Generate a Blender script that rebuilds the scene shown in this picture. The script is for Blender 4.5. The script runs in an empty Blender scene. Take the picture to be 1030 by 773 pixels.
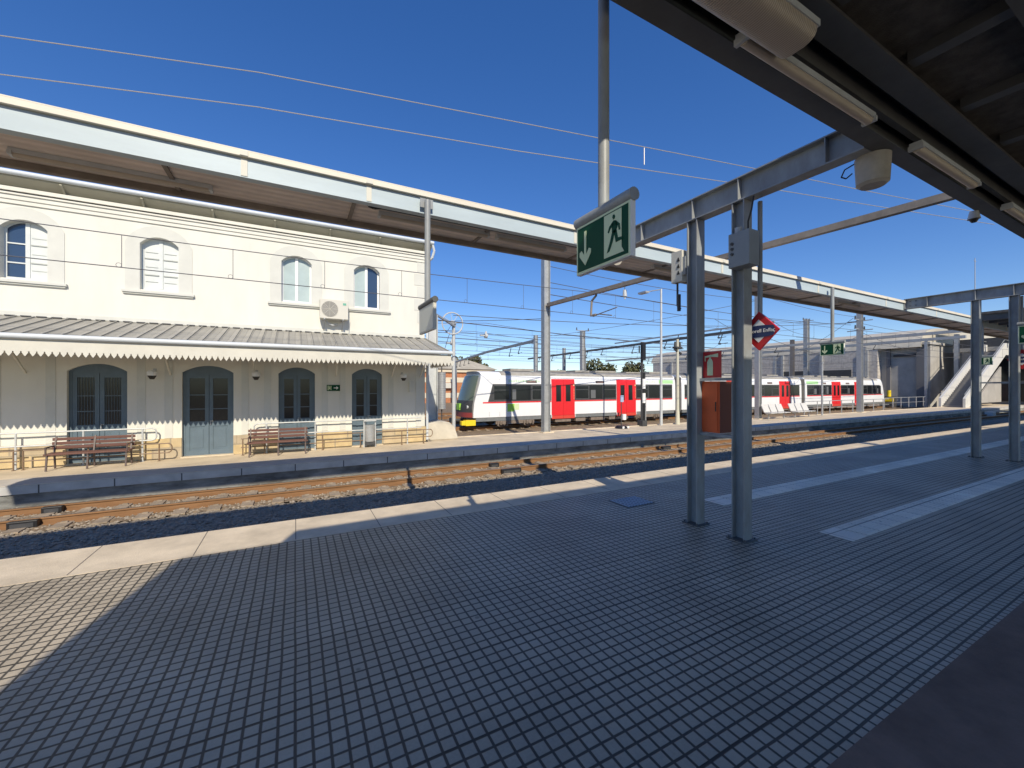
import bpy, math, random
from mathutils import Vector, Matrix
random.seed(7)
SC = bpy.context.scene
COL = SC.collection
PI = math.pi

# ------------------------------------------------------------------ materials
MATS = {}
def mat(name, col, rough=0.6, metal=0.0, noise=0.0, nscale=6.0, col2=None, bump=0.0, bscale=30.0, spec=0.5, stretch=(1, 1, 1), emit=0.0):
    if name in MATS: return MATS[name]
    if rough >= .75 and spec == .5: spec = .15
    m = bpy.data.materials.new(name); m.use_nodes = True
    nt = m.node_tree; N = nt.nodes; L = nt.links
    b = N['Principled BSDF']
    b.inputs['Base Color'].default_value = (*col, 1); b.inputs['Roughness'].default_value = rough
    b.inputs['Metallic'].default_value = metal; b.inputs['Specular IOR Level'].default_value = spec
    if emit:
        b.inputs['Emission Color'].default_value = (*col, 1); b.inputs['Emission Strength'].default_value = emit
    if noise > 0 or bump > 0:
        geo = N.new('ShaderNodeNewGeometry')
        mp = N.new('ShaderNodeMapping'); mp.inputs['Scale'].default_value = stretch
        L.new(geo.outputs['Position'], mp.inputs['Vector'])
    if noise > 0:
        n = N.new('ShaderNodeTexNoise'); n.inputs['Scale'].default_value = nscale; n.inputs['Detail'].default_value = 8
        n.inputs['Roughness'].default_value = 0.65
        L.new(mp.outputs['Vector'], n.inputs['Vector'])
        r = N.new('ShaderNodeValToRGB'); r.color_ramp.elements[0].position = 0.33; r.color_ramp.elements[1].position = 0.67
        c2 = col2 if col2 else tuple(c * (1 - noise) for c in col)
        r.color_ramp.elements[0].color = (*c2, 1); r.color_ramp.elements[1].color = (*col, 1)
        L.new(n.outputs['Fac'], r.inputs['Fac']); L.new(r.outputs['Color'], b.inputs['Base Color'])
    if bump > 0:
        n2 = N.new('ShaderNodeTexNoise'); n2.inputs['Scale'].default_value = bscale; n2.inputs['Detail'].default_value = 6
        L.new(mp.outputs['Vector'], n2.inputs['Vector'])
        bp = N.new('ShaderNodeBump'); bp.inputs['Strength'].default_value = bump; bp.inputs['Distance'].default_value = 0.02
        L.new(n2.outputs['Fac'], bp.inputs['Height']); L.new(bp.outputs['Normal'], b.inputs['Normal'])
    MATS[name] = m
    return m

def grid_mat(name, top, groove, pitch, width, rough=0.5, stains=0.3, joint=4, bump=0.6, offset=(0, 0)):
    """square-grooved paving: world-space grid of raised squares"""
    m = bpy.data.materials.new(name); m.use_nodes = True
    nt = m.node_tree; N = nt.nodes; L = nt.links; b = N['Principled BSDF']
    geo = N.new('ShaderNodeNewGeometry'); sep = N.new('ShaderNodeSeparateXYZ'); L.new(geo.outputs['Position'], sep.inputs[0])
    def M(op, a, bb=None, c=None):
        n = N.new('ShaderNodeMath'); n.operation = op
        for i, v in enumerate((a, bb, c)):
            if v is None: continue
            if isinstance(v, (int, float)): n.inputs[i].default_value = v
            else: L.new(v, n.inputs[i])
        return n.outputs[0]
    wob = N.new('ShaderNodeTexNoise'); wob.inputs['Scale'].default_value = 1.1; wob.inputs['Detail'].default_value = 3
    L.new(geo.outputs['Position'], wob.inputs['Vector'])
    wobv = M('MULTIPLY', M('SUBTRACT', wob.outputs['Fac'], 0.5), 0.02)
    def line(coord, p, w, off):
        f = M('FRACT', M('DIVIDE', M('ADD', M('ADD', coord, wobv), off + 100.0), p))
        dist = M('MULTIPLY', M('SUBTRACT', 0.5, M('ABSOLUTE', M('SUBTRACT', f, 0.5))), p)   # metres to nearest line
        mr = N.new('ShaderNodeMapRange'); mr.interpolation_type = 'SMOOTHSTEP'
        L.new(dist, mr.inputs['Value']); mr.inputs['From Min'].default_value = w * 0.5; mr.inputs['From Max'].default_value = w * 0.5 + 0.006
        mr.inputs['To Min'].default_value = 0; mr.inputs['To Max'].default_value = 1
        return mr.outputs[0]
    gx = line(sep.outputs['X'], pitch, width, offset[0]); gy = line(sep.outputs['Y'], pitch, width, offset[1])
    jx = line(sep.outputs['X'], pitch * joint, width * 1.0, offset[0]); jy = line(sep.outputs['Y'], pitch * joint * 2, width * 1.35, offset[1])
    g = M('MULTIPLY', gx, gy); j = jy
    # per tile tone
    sn = N.new('ShaderNodeVectorMath'); sn.operation = 'SNAP'; sn.inputs[1].default_value = (pitch * joint, pitch * joint, 10)
    L.new(geo.outputs['Position'], sn.inputs[0])
    wn = N.new('ShaderNodeTexWhiteNoise'); wn.noise_dimensions = '3D'; L.new(sn.outputs[0], wn.inputs['Vector'])
    no = N.new('ShaderNodeTexNoise'); no.inputs['Scale'].default_value = 0.7; no.inputs['Detail'].default_value = 9; no.inputs['Roughness'].default_value = 0.7
    L.new(geo.outputs['Position'], no.inputs['Vector'])
    fine = N.new('ShaderNodeTexNoise'); fine.inputs['Scale'].default_value = 55; fine.inputs['Detail'].default_value = 4
    L.new(geo.outputs['Position'], fine.inputs['Vector'])
    tone = M('ADD', M('ADD', M('MULTIPLY', wn.outputs['Value'], 0.13), M('MULTIPLY', no.outputs['Fac'], stains * 1.6)), M('MULTIPLY', fine.outputs['Fac'], 0.3))
    tone = M('ADD', tone, 1.0 - stains * 0.8 - 0.2)
    big = N.new('ShaderNodeTexNoise'); big.inputs['Scale'].default_value = .28; big.inputs['Detail'].default_value = 5; big.inputs['Distortion'].default_value = 1.5
    L.new(geo.outputs['Position'], big.inputs['Vector'])
    tone = M('MULTIPLY', tone, M('ADD', 0.62, M('MULTIPLY', big.outputs['Fac'], 0.76)))
    vo = N.new('ShaderNodeTexVoronoi'); vo.inputs['Scale'].default_value = 1.7; L.new(geo.outputs['Position'], vo.inputs['Vector'])
    gum = N.new('ShaderNodeMapRange'); L.new(vo.outputs['Distance'], gum.inputs['Value']); gum.inputs['From Min'].default_value = .035; gum.inputs['From Max'].default_value = .05
    gum.inputs['To Min'].default_value = .55; gum.inputs['To Max'].default_value = 1.0
    tone = M('MULTIPLY', tone, gum.outputs[0])
    b.inputs['Specular IOR Level'].default_value = .28
    mixc = N.new('ShaderNodeMix'); mixc.data_type = 'RGBA'
    L.new(g, mixc.inputs[0]); mixc.inputs[6].default_value = (*groove, 1); mixc.inputs[7].default_value = (*top, 1)
    mixj = N.new('ShaderNodeMix'); mixj.data_type = 'RGBA'
    L.new(j, mixj.inputs[0]); mixj.inputs[6].default_value = (*[c * .7 for c in groove], 1); L.new(mixc.outputs[2], mixj.inputs[7])
    sc = N.new('ShaderNodeVectorMath'); sc.operation = 'SCALE'; L.new(mixj.outputs[2], sc.inputs[0]); L.new(tone, sc.inputs['Scale'])
    L.new(sc.outputs[0], b.inputs['Base Color'])
    rr = M('ADD', M('MULTIPLY', fine.outputs['Fac'], 0.25), rough - 0.1); L.new(rr, b.inputs['Roughness'])
    bp = N.new('ShaderNodeBump'); bp.inputs['Strength'].default_value = bump; bp.inputs['Distance'].default_value = 0.008
    hh = M('ADD', g, M('MULTIPLY', fine.outputs['Fac'], 0.15)); L.new(hh, bp.inputs['Height']); L.new(bp.outputs['Normal'], b.inputs['Normal'])
    MATS[name] = m
    return m

def rib_mat(name, col, axis, pitch, rough=0.5, metal=0.0, dark=0.5, noise=0.3, sharp=False):
    """corrugated / ribbed sheet: world-space sine ribs as bump, darker in the valleys"""
    m = bpy.data.materials.new(name); m.use_nodes = True
    nt = m.node_tree; N = nt.nodes; L = nt.links; b = N['Principled BSDF']
    geo = N.new('ShaderNodeNewGeometry'); sep = N.new('ShaderNodeSeparateXYZ'); L.new(geo.outputs['Position'], sep.inputs[0])
    mu = N.new('ShaderNodeMath'); mu.operation = 'MULTIPLY'; mu.inputs[1].default_value = 2 * PI / pitch; L.new(sep.outputs[axis], mu.inputs[0])
    si = N.new('ShaderNodeMath'); si.operation = 'SINE'; L.new(mu.outputs[0], si.inputs[0])
    mr = N.new('ShaderNodeMapRange'); L.new(si.outputs[0], mr.inputs['Value'])
    mr.inputs['From Min'].default_value = -1 if not sharp else -.3; mr.inputs['From Max'].default_value = 1 if not sharp else .3
    no = N.new('ShaderNodeTexNoise'); no.inputs['Scale'].default_value = 1.5; no.inputs['Detail'].default_value = 8; L.new(geo.outputs['Position'], no.inputs['Vector'])
    mix = N.new('ShaderNodeMix'); mix.data_type = 'RGBA'; L.new(mr.outputs[0], mix.inputs[0])
    mix.inputs[6].default_value = (*[c * dark for c in col], 1); mix.inputs[7].default_value = (*col, 1)
    sc = N.new('ShaderNodeVectorMath'); sc.operation = 'SCALE'; L.new(mix.outputs[2], sc.inputs[0])
    ma = N.new('ShaderNodeMath'); ma.operation = 'MULTIPLY_ADD'; L.new(no.outputs['Fac'], ma.inputs[0]); ma.inputs[1].default_value = noise * 2; ma.inputs[2].default_value = 1 - noise
    L.new(ma.outputs[0], sc.inputs['Scale']); L.new(sc.outputs[0], b.inputs['Base Color'])
    b.inputs['Roughness'].default_value = rough; b.inputs['Metallic'].default_value = metal
    bp = N.new('ShaderNodeBump'); bp.inputs['Strength'].default_value = 0.7; bp.inputs['Distance'].default_value = pitch * .15
    L.new(mr.outputs[0], bp.inputs['Height']); L.new(bp.outputs['Normal'], b.inputs['Normal'])
    MATS[name] = m
    return m

def brick_mat(name, c1, c2, mortar, w, h, axes=('X', 'Z'), rough=.8, bump=.4, msize=.012):
    m = bpy.data.materials.new(name); m.use_nodes = True
    nt = m.node_tree; N = nt.nodes; L = nt.links; b = N['Principled BSDF']
    geo = N.new('ShaderNodeNewGeometry'); sep = N.new('ShaderNodeSeparateXYZ'); L.new(geo.outputs['Position'], sep.inputs[0])
    cb = N.new('ShaderNodeCombineXYZ'); L.new(sep.outputs[axes[0]], cb.inputs[0]); L.new(sep.outputs[axes[1]], cb.inputs[1])
    br = N.new('ShaderNodeTexBrick'); L.new(cb.outputs[0], br.inputs['Vector'])
    br.inputs['Color1'].default_value = (*c1, 1); br.inputs['Color2'].default_value = (*c2, 1); br.inputs['Mortar'].default_value = (*mortar, 1)
    br.inputs['Scale'].default_value = 1; br.inputs['Brick Width'].default_value = w; br.inputs['Row Height'].default_value = h
    br.inputs['Mortar Size'].default_value = msize
    no = N.new('ShaderNodeTexNoise'); no.inputs['Scale'].default_value = 3; no.inputs['Detail'].default_value = 8; L.new(geo.outputs['Position'], no.inputs['Vector'])
    ma = N.new('ShaderNodeMath'); ma.operation = 'MULTIPLY_ADD'; L.new(no.outputs['Fac'], ma.inputs[0]); ma.inputs[1].default_value = .8; ma.inputs[2].default_value = .6
    sc = N.new('ShaderNodeVectorMath'); sc.operation = 'SCALE'; L.new(br.outputs['Color'], sc.inputs[0]); L.new(ma.outputs[0], sc.inputs['Scale'])
    L.new(sc.outputs[0], b.inputs['Base Color']); b.inputs['Roughness'].default_value = rough
    bp = N.new('ShaderNodeBump'); bp.inputs['Strength'].default_value = bump; bp.inputs['Distance'].default_value = .01; bp.invert = True
    L.new(br.outputs['Fac'], bp.inputs['Height']); L.new(bp.outputs['Normal'], b.inputs['Normal'])
    MATS[name] = m
    return m

M_tile = grid_mat('paving_tile', (.45, .385, .29), (.07, .062, .05), .1, .0125, rough=.45, stains=.45)
M_tact = grid_mat('tactile_tile', (.90, .82, .69), (.45, .42, .36), .4, .01, rough=.6, stains=.15, joint=1)
M_conc = mat('edge_concrete', (.78, .66, .49), .8, noise=.3, nscale=1.6, bump=.25, bscale=60)
M_brownslab = mat('dark_slab', (.27, .185, .14), .75, noise=.35, nscale=2.2, bump=.3, bscale=80)  # brown concrete, with a window reflection's red warmed into the colour
M_farplat = mat('far_platform_top', (.74, .62, .45), .85, noise=.3, nscale=1.0, bump=.2, bscale=50)
M_coping = brick_mat('coping_stone', (.52, .50, .46), (.47, .46, .43), (.09, .09, .09), 1.3, .3, bump=.6, msize=.014)
M_wallconc = mat('platform_wall', (.34, .34, .31), .9, noise=.65, nscale=1.3, bump=.3, bscale=40, stretch=(1, 1, 3))
M_ballast = mat('ballast', (.42, .36, .28), .9, noise=.55, nscale=14, bump=1.0, bscale=16)
M_ballastrust = mat('ballast_rusty', (.33, .25, .17), .9, noise=.55, nscale=10, bump=1.0, bscale=18)
M_stone = mat('loose_stone', (.48, .41, .32), .85, noise=.5, nscale=9)
M_rail = mat('rail_rust', (.30, .165, .08), .75, noise=.35, nscale=4, bump=.2, stretch=(.4, 4, 4))
M_railtop = mat('rail_head', (.30, .24, .19), .35, metal=.6, noise=.3, nscale=3)
M_sleeper = mat('sleeper', (.42, .34, .25), .85, noise=.4, nscale=5, bump=.3)
M_earth = mat('earth', (.24, .19, .13), .95, noise=.5, nscale=.6, bump=.5, bscale=6)
M_steel = mat('painted_steel', (.34, .37, .385), .45, noise=.3, nscale=4.0, col2=(.235, .24, .235), bump=.04, bscale=30, stretch=(1, 1, .4))
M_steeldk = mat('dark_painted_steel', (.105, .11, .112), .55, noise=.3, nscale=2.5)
M_fascia = mat('fascia_blue', (.50, .60, .64), .5, noise=.14, nscale=1.1, stretch=(.5, 1, 3))
M_fasciacr = mat('fascia_cream', (.78, .73, .60), .6, noise=.1, nscale=1)
M_soffit = rib_mat('soffit_sheet', (.82, .70, .60), 1, .16, rough=.75, dark=.85)
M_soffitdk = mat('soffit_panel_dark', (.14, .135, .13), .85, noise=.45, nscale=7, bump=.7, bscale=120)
M_galv = mat('galvanised', (.46, .47, .47), .45, metal=.35, noise=.2, nscale=5)
M_galvlight = mat('galvanised_light', (.58, .60, .60), .5, metal=.1, noise=.15, nscale=5)
M_rustbeam = mat('weathered_beam', (.30, .255, .21), .7, metal=.1, noise=.35, nscale=3)
M_wire = mat('wire', (.10, .10, .11), .6)
M_wirel = mat('bright_wire', (.42, .40, .38), .45, metal=.3)
M_white = mat('cream_render', (.76, .74, .66), .85, noise=.09, nscale=1.0, bump=.12, bscale=70, stretch=(1.3, 1, .4))
M_trim = mat('trim_render', (.66, .66, .60), .8, noise=.08, nscale=2)
M_soffol = mat('eave_soffit', (.50, .47, .36), .8, noise=.1, nscale=2)
M_plinth = brick_mat('plinth_stone', (.56, .43, .23), (.42, .35, .25), (.36, .30, .21), .85, .34, msize=.02)
M_door = mat('door_paint', (.125, .175, .215), .5, noise=.18, nscale=3, bump=.05)
M_shutter = mat('shutter_paint', (.66, .69, .67), .6, noise=.1, nscale=3)
M_glass = mat('dark_glass', (.012, .014, .017), .12, spec=.35)
M_glasscurt = mat('curtain_glass', (.46, .55, .54), .2, noise=.15, nscale=2)
M_glassbl = mat('blue_glass', (.035, .06, .11), .07, spec=.9)
M_awning = rib_mat('awning_sheet', (.36, .345, .30), 0, .34, rough=.65, dark=.88, noise=.3, sharp=True)
M_scallop = mat('valance_paint', (.66, .64, .56), .7, noise=.1, nscale=3)
M_gutter = mat('gutter_metal', (.62, .66, .68), .5, noise=.1, nscale=2)
M_rooft = mat('roof_tile_clay', (.38, .20, .12), .9, noise=.3, nscale=5)
M_benchw = mat('bench_wood', (.17, .075, .055), .55, noise=.3, nscale=8, stretch=(.3, 4, 4))
M_benchm = mat('bench_metal', (.10, .07, .06), .5)
M_brownrail = mat('brown_rail', (.20, .13, .08), .5)
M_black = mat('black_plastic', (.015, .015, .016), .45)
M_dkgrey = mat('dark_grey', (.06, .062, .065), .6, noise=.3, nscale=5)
M_under = mat('underframe', (.26, .21, .17), .8, noise=.4, nscale=6)
M_trwhite = mat('train_white', (.80, .81, .81), .3, noise=.06, nscale=1.2, stretch=(1, 1, .4))
M_trred = mat('train_red', (.70, .022, .028), .3)
M_trredk = mat('train_red_sill', (.62, .06, .04), .4)
M_trroof = mat('train_roof', (.40, .38, .34), .75, noise=.3, nscale=3)
M_trskirt = mat('train_skirt', (.19, .20, .20), .6, noise=.2, nscale=3)
M_green = mat('lime_green', (.30, .62, .07), .4)
M_greenp = mat('pale_green', (.42, .72, .34), .4)
M_yellow = mat('yellow_paint', (.85, .62, .02), .5)
M_pinkred = mat('front_red', (.28, .05, .05), .5)
M_exitg = mat('exit_green', (.008, .075, .038), .5, spec=.12)
M_exitp = mat('exit_pale', (.66, .76, .48), .45)
M_signred = mat('sign_red', (.55, .02, .025), .4)
M_orange = mat('cabinet_orange', (.80, .13, .03), .5, noise=.15, nscale=4)
M_cabdark = mat('cabinet_side', (.20, .05, .03), .6)
M_navy = mat('sign_navy', (.02, .035, .11), .4)
M_signw = mat('sign_white', (.82, .82, .80), .45)
M_boxgrey = mat('box_grey', (.27, .30, .32), .5, noise=.1, nscale=5)
M_boxcream = mat('box_cream', (.62, .60, .52), .5)
M_lamptube = mat('lamp_diffuser', (.50, .42, .33), .4, noise=.1, nscale=6)
M_prism = rib_mat('lamp_prism', (.52, .44, .35), 0, .02, rough=.3, dark=.6, noise=.1)
M_seat = mat('seat_metal', (.62, .61, .58), .5)
M_brick = brick_mat('brick', (.50, .17, .06), (.44, .14, .05), (.42, .24, .14), .28, .09)
M_metroof = mat('hall_roof', (.66, .60, .48), .5, metal=.1, noise=.22, nscale=.35, stretch=(.3, 2.5, .3))
M_hallwall = brick_mat('hall_panels', (.56, .52, .46), (.52, .48, .43), (.40, .37, .33), 3.0, 1.4, axes=('Y', 'Z'), msize=.04)
M_concgrey = mat('grey_concrete', (.48, .46, .42), .85, noise=.3, nscale=.5)
M_stairw = mat('stair_parapet', (.66, .65, .61), .7, noise=.12, nscale=1)
M_leaf = mat('foliage', (.12, .15, .06), .8, noise=.5, nscale=2.5)
M_leaf2 = mat('foliage_dry', (.16, .165, .08), .8, noise=.5, nscale=2.5)
M_bark = mat('bark', (.12, .09, .06), .9, noise=.3, nscale=8)
M_hill = mat('hill', (.06, .075, .05), .95, noise=.5, nscale=.03)
M_cblock = mat('concrete_block', (.62, .57, .47), .85, noise=.2, nscale=2, bump=.2)
M_grate = mat('grate_steel', (.36, .42, .50), .5)

# ------------------------------------------------------------------ helpers
class MB:
    def __init__(s): s.v = []; s.f = []
    def add(s, verts, faces):
        o = len(s.v); s.v += [Vector(p) for p in verts]; s.f += [tuple(i + o for i in f) for f in faces]; return s
    def box(s, x0, x1, y0, y1, z0, z1):
        if x0 > x1: x0, x1 = x1, x0
        if y0 > y1: y0, y1 = y1, y0
        if z0 > z1: z0, z1 = z1, z0
        return s.add([(x0, y0, z0), (x1, y0, z0), (x1, y1, z0), (x0, y1, z0), (x0, y0, z1), (x1, y0, z1), (x1, y1, z1), (x0, y1, z1)],
                     [(0, 3, 2, 1), (4, 5, 6, 7), (0, 1, 5, 4), (1, 2, 6, 5), (2, 3, 7, 6), (3, 0, 4, 7)])
    def bar(s, a, b, w, h=None):
        """rectangular bar a->b, w sideways, h up"""
        h = h or w; a = Vector(a); b = Vector(b); d = (b - a).normalized()
        up = Vector((0, 0, 1)) if abs(d.z) < .95 else Vector((1, 0, 0))
        r = d.cross(up).normalized(); u = r.cross(d).normalized()
        vs = []
        for p in (a, b):
            for sx, sz in ((-1, -1), (1, -1), (1, 1), (-1, 1)): vs.append(p + r * sx * w / 2 + u * sz * h / 2)
        return s.add(vs, [(0, 1, 2, 3), (7, 6, 5, 4), (0, 4, 5, 1), (1, 5, 6, 2), (2, 6, 7, 3), (3, 7, 4, 0)])
    def cyl(s, a, b, r, r2=None, n=10, cap=True):
        r2 = r if r2 is None else r2; a = Vector(a); b = Vector(b); d = (b - a).normalized()
        up = Vector((0, 0, 1)) if abs(d.z) < .95 else Vector((1, 0, 0))
        x = d.cross(up).normalized(); y = d.cross(x).normalized()
        vs = []
        for p, q in ((a, r), (b, r2)):
            for i in range(n):
                t = 2 * PI * i / n; vs.append(p + x * math.cos(t) * q + y * math.sin(t) * q)
        fs = [(i, (i + 1) % n, n + (i + 1) % n, n + i) for i in range(n)]
        if cap: fs += [tuple(range(n - 1, -1, -1)), tuple(range(n, 2 * n))]
        return s.add(vs, fs)
    def tube(s, pts, r, n=6):
        for a, b in zip(pts[:-1], pts[1:]): s.cyl(a, b, r, n=n)
        return s
    def prism(s, poly, axis, a, b):
        """poly of 2-D points extruded along axis from a to b. axis 'x': (y,z); 'y': (x,z); 'z': (x,y)"""
        def P(p, t):
            return {'x': (t, p[0], p[1]), 'y': (p[0], t, p[1]), 'z': (p[0], p[1], t)}[axis]
        n = len(poly)
        vs = [P(p, a) for p in poly] + [P(p, b) for p in poly]
        fs = [tuple(range(n)), tuple(range(2 * n - 1, n - 1, -1))] + [(i, n + i, n + (i + 1) % n, (i + 1) % n) for i in range(n)]
        return s.add(vs, fs)
    def ring(s, c, r, w, axis, n=24):
        pts = []
        for i in range(n + 1):
            t = 2 * PI * i / n; a, b = math.cos(t) * r, math.sin(t) * r
            pts.append({'x': (c[0], c[1] + a, c[2] + b), 'y': (c[0] + a, c[1], c[2] + b), 'z': (c[0] + a, c[1] + b, c[2])}[axis])
        return s.tube(pts, w, 5)
    def build(s, name, m, parent=None, smooth=False, bevel=0):
        me = bpy.data.meshes.new(name)
        off = Vector((0, 0, 0))
        if parent is not None:
            q = parent
            while q is not None: off += q.location; q = q.parent
        me.from_pydata([tuple(v - off) for v in s.v], [], s.f)
        me.materials.append(m)
        import bmesh
        bm = bmesh.new(); bm.from_mesh(me); bmesh.ops.recalc_face_normals(bm, faces=bm.faces); bm.to_mesh(me); bm.free()
        if smooth:
            for p in me.polygons: p.use_smooth = True
            try: me.set_sharp_from_angle(angle=math.radians(40))
            except Exception: pass
        o = bpy.data.objects.new(name, me); COL.objects.link(o)
        if parent is not None: o.parent = parent
        if bevel:
            b = o.modifiers.new('bevel', 'BEVEL'); b.width = bevel; b.segments = 2; b.limit_method = 'ANGLE'
        return o

def build_split(mb, name, m, parent):
    """every separate piece becomes a part of its own"""
    par = list(range(len(mb.v)))
    def find(a):
        while par[a] != a: par[a] = par[par[a]]; a = par[a]
        return a
    for f in mb.f:
        for q in f[1:]: par[find(q)] = find(f[0])
    grp = {}
    for f in mb.f: grp.setdefault(find(f[0]), []).append(f)
    for fs in grp.values():
        ids = sorted({i for f in fs for i in f}); mp = {i: k for k, i in enumerate(ids)}
        MB().add([mb.v[i] for i in ids], [tuple(mp[i] for i in f) for f in fs]).build(name, m, parent)
def tag(o, label=None, cat=None, group=None, kind=None):
    if label: o['label'] = label
    if cat: o['category'] = cat
    if group: o['group'] = group
    if kind: o['kind'] = kind
    return o
def empty(name, loc, label, cat, group=None):
    o = bpy.data.objects.new(name, None); COL.objects.link(o); o.location = loc; o.empty_display_size = .2
    return tag(o, label, cat, group)
def struct(name, mb, m, **k): return tag(mb.build(name, m, **k), kind='structure')
def copy_tree(o, loc, label, rz=0):
    def rec(a, par):
        c = a.copy(); COL.objects.link(c); c.parent = par
        for ch in list(a.children): rec(ch, c)
        return c
    kids = list(o.children)
    r = o.copy(); COL.objects.link(r); r.location = loc; r.rotation_euler[2] = rz; r['label'] = label
    for ch in kids: rec(ch, r)
    return r
def text_mesh(name, body, size, m, parent, loc, rot, extrude=.004, align='CENTER', sx=1.0):
    """real lettering, as a flat solid mesh. loc in world space"""
    cu = bpy.data.curves.new(name, 'FONT'); cu.body = body; cu.size = size; cu.extrude = extrude; cu.align_x = align; cu.align_y = 'CENTER'
    t = bpy.data.objects.new('tmp', cu); COL.objects.link(t)
    bpy.context.view_layer.update()
    me = bpy.data.meshes.new_from_object(t); bpy.data.objects.remove(t)
    off = Vector((0, 0, 0)); q = parent
    while q is not None: off += q.location; q = q.parent
    mx = Matrix.Translation(Vector(loc) - off) @ rot.to_4x4() @ Matrix.Diagonal((sx, 1, 1, 1))
    me.transform(mx); me.materials.clear(); me.materials.append(m)
    o = bpy.data.objects.new(name, me); COL.objects.link(o); o.parent = parent
    return o
# text that stands in a plane facing -X, reading left to right as seen from -X: local x -> -Y, y -> Z, normal -> -X
R_NEGX = Matrix(((0, 0, -1), (-1, 0, 0), (0, 1, 0)))
# plane facing -Y: local x -> +X, y -> Z, normal -> -Y
R_NEGY = Matrix(((1, 0, 0), (0, 0, -1), (0, 1, 0)))

# ------------------------------------------------------------------ camera
CAMZ = 2.25
cam = bpy.data.cameras.new('camera'); co = bpy.data.objects.new('camera', cam); COL.objects.link(co)
co.location = (0, 0, CAMZ); co.rotation_euler = (PI / 2, 0, math.radians(62 - 90))
cam.sensor_width = 36; cam.lens = 410 / 1030 * 36; cam.shift_y = 2 / 1030; cam.clip_end = 6000; cam.clip_start = .05
SC.camera = co

# ------------------------------------------------------------------ light
KX, KY = .27, 1.34
sdir = Vector((KX, KY, -1)).normalized()          # direction light travels
elev = math.asin(-sdir.z)
to_sun = -sdir
w = bpy.data.worlds.new('World'); SC.world = w; w.use_nodes = True
nt = w.node_tree; bg = nt.nodes['Background']
sky = nt.nodes.new('ShaderNodeTexSky'); sky.sky_type = 'NISHITA'; sky.sun_disc = False
sky.sun_elevation = elev; sky.sun_rotation = math.atan2(to_sun.x, to_sun.y)
sky.air_density = 1.0; sky.dust_density = .1; sky.ozone_density = 3.0; sky.altitude = 1200
hsv = nt.nodes.new('ShaderNodeHueSaturation'); hsv.inputs['Saturation'].default_value = 1.42; hsv.inputs['Hue'].default_value = .515
gam = nt.nodes.new('ShaderNodeGamma'); gam.inputs['Gamma'].default_value = .80
nt.links.new(sky.outputs[0], gam.inputs['Color']); nt.links.new(gam.outputs[0], hsv.inputs['Color']); nt.links.new(hsv.outputs[0], bg.inputs[0]); bg.inputs[1].default_value = .15
sun = bpy.data.lights.new('sun', 'SUN'); so = bpy.data.objects.new('sun', sun); COL.objects.link(so)
sun.energy = 3.6; sun.angle = math.radians(.5); sun.color = (1, .90, .735)
so.rotation_euler = sdir.to_track_quat('-Z', 'Y').to_euler(); so.location = (0, -20, 30)
SC.view_settings.view_transform = 'Standard'; SC.view_settings.look = 'None'; SC.view_settings.exposure = 0.42; SC.view_settings.gamma = 1

# ------------------------------------------------------------------ ground and platforms
GZ = -.52
struct('ground', MB().box(-400, 900, -300, 1500, GZ - .7, GZ - .06), M_earth)
struct('near_platform', MB().box(-40, 140, 1.25, 6.72, -.9, 0), M_tile)
struct('platform_edge', MB().box(-40, 140, 6.72, 7.77, -.9, .004), M_conc)
struct('platform_margin', MB().box(-40, 140, -.35, 1.25, -.9, .003), M_brownslab)
mb = MB()
for i in range(-30, 120): mb.box(i * 1.2, i * 1.2 + .012, 6.75, 7.765, .004, .0055)
struct('edge_joints', mb, mat('joint_dirt', (.18, .16, .14), .9))
# raised ribs of the two guiding strips
for nm, ya, yb in (('guide_strip', 4.90, 5.36), ('guide_strip', 2.89, 3.32)):
    mb = MB(); mb.box(7.12, 140, ya, yb, -.002, .005)
    k = 7
    for j in range(k):
        yy = ya + .04 + j * (yb - ya - .08) / (k - 1); mb.box(7.55, 140, yy - .013, yy + .013, .004, .011)
    struct(nm, mb, M_tact)
# blueish drain grate
g = empty('drain_grate', (5.77, 5.9, 0), 'square blue grey drain grate set into the paving left of the twin posts', 'grate')
MB().box(5.42, 6.12, 5.63, 6.17, -.002, .004).build('frame', M_dkgrey, g)
mb = MB()
for i in range(9): mb.box(5.45 + i * .073, 5.49 + i * .073, 5.65, 6.15, .004, .012)
for i in range(5): mb.box(5.44, 6.1, 5.68 + i * .11, 5.70 + i * .11, .012, .016)
mb.build('bars', M_grate, g)

FY0, FY1 = 13.4, 16.85
struct('far_platform', MB().box(-60, 140, FY0 + .02, FY1, -.9, 0), M_farplat)
struct('far_platform_coping', MB().box(-60, 140, FY0 - .04, FY0 + .42, -.2, -.0105), M_coping)
struct('far_platform_cap', MB().box(-60, 140, FY0 - .045, FY0 + .9, -.01, .010), mat('cap_stone', (.60, .55, .47), .85, noise=.2, nscale=1.5))
struct('far_platform_wall', MB().box(-60, 140, FY0 - .0, FY0 + .3, -.9, -.2), M_wallconc)
struct('far_platform_back_kerb', MB().box(4.7, 140, FY1, FY1 + .14, -.9, .03), M_conc)

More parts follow.
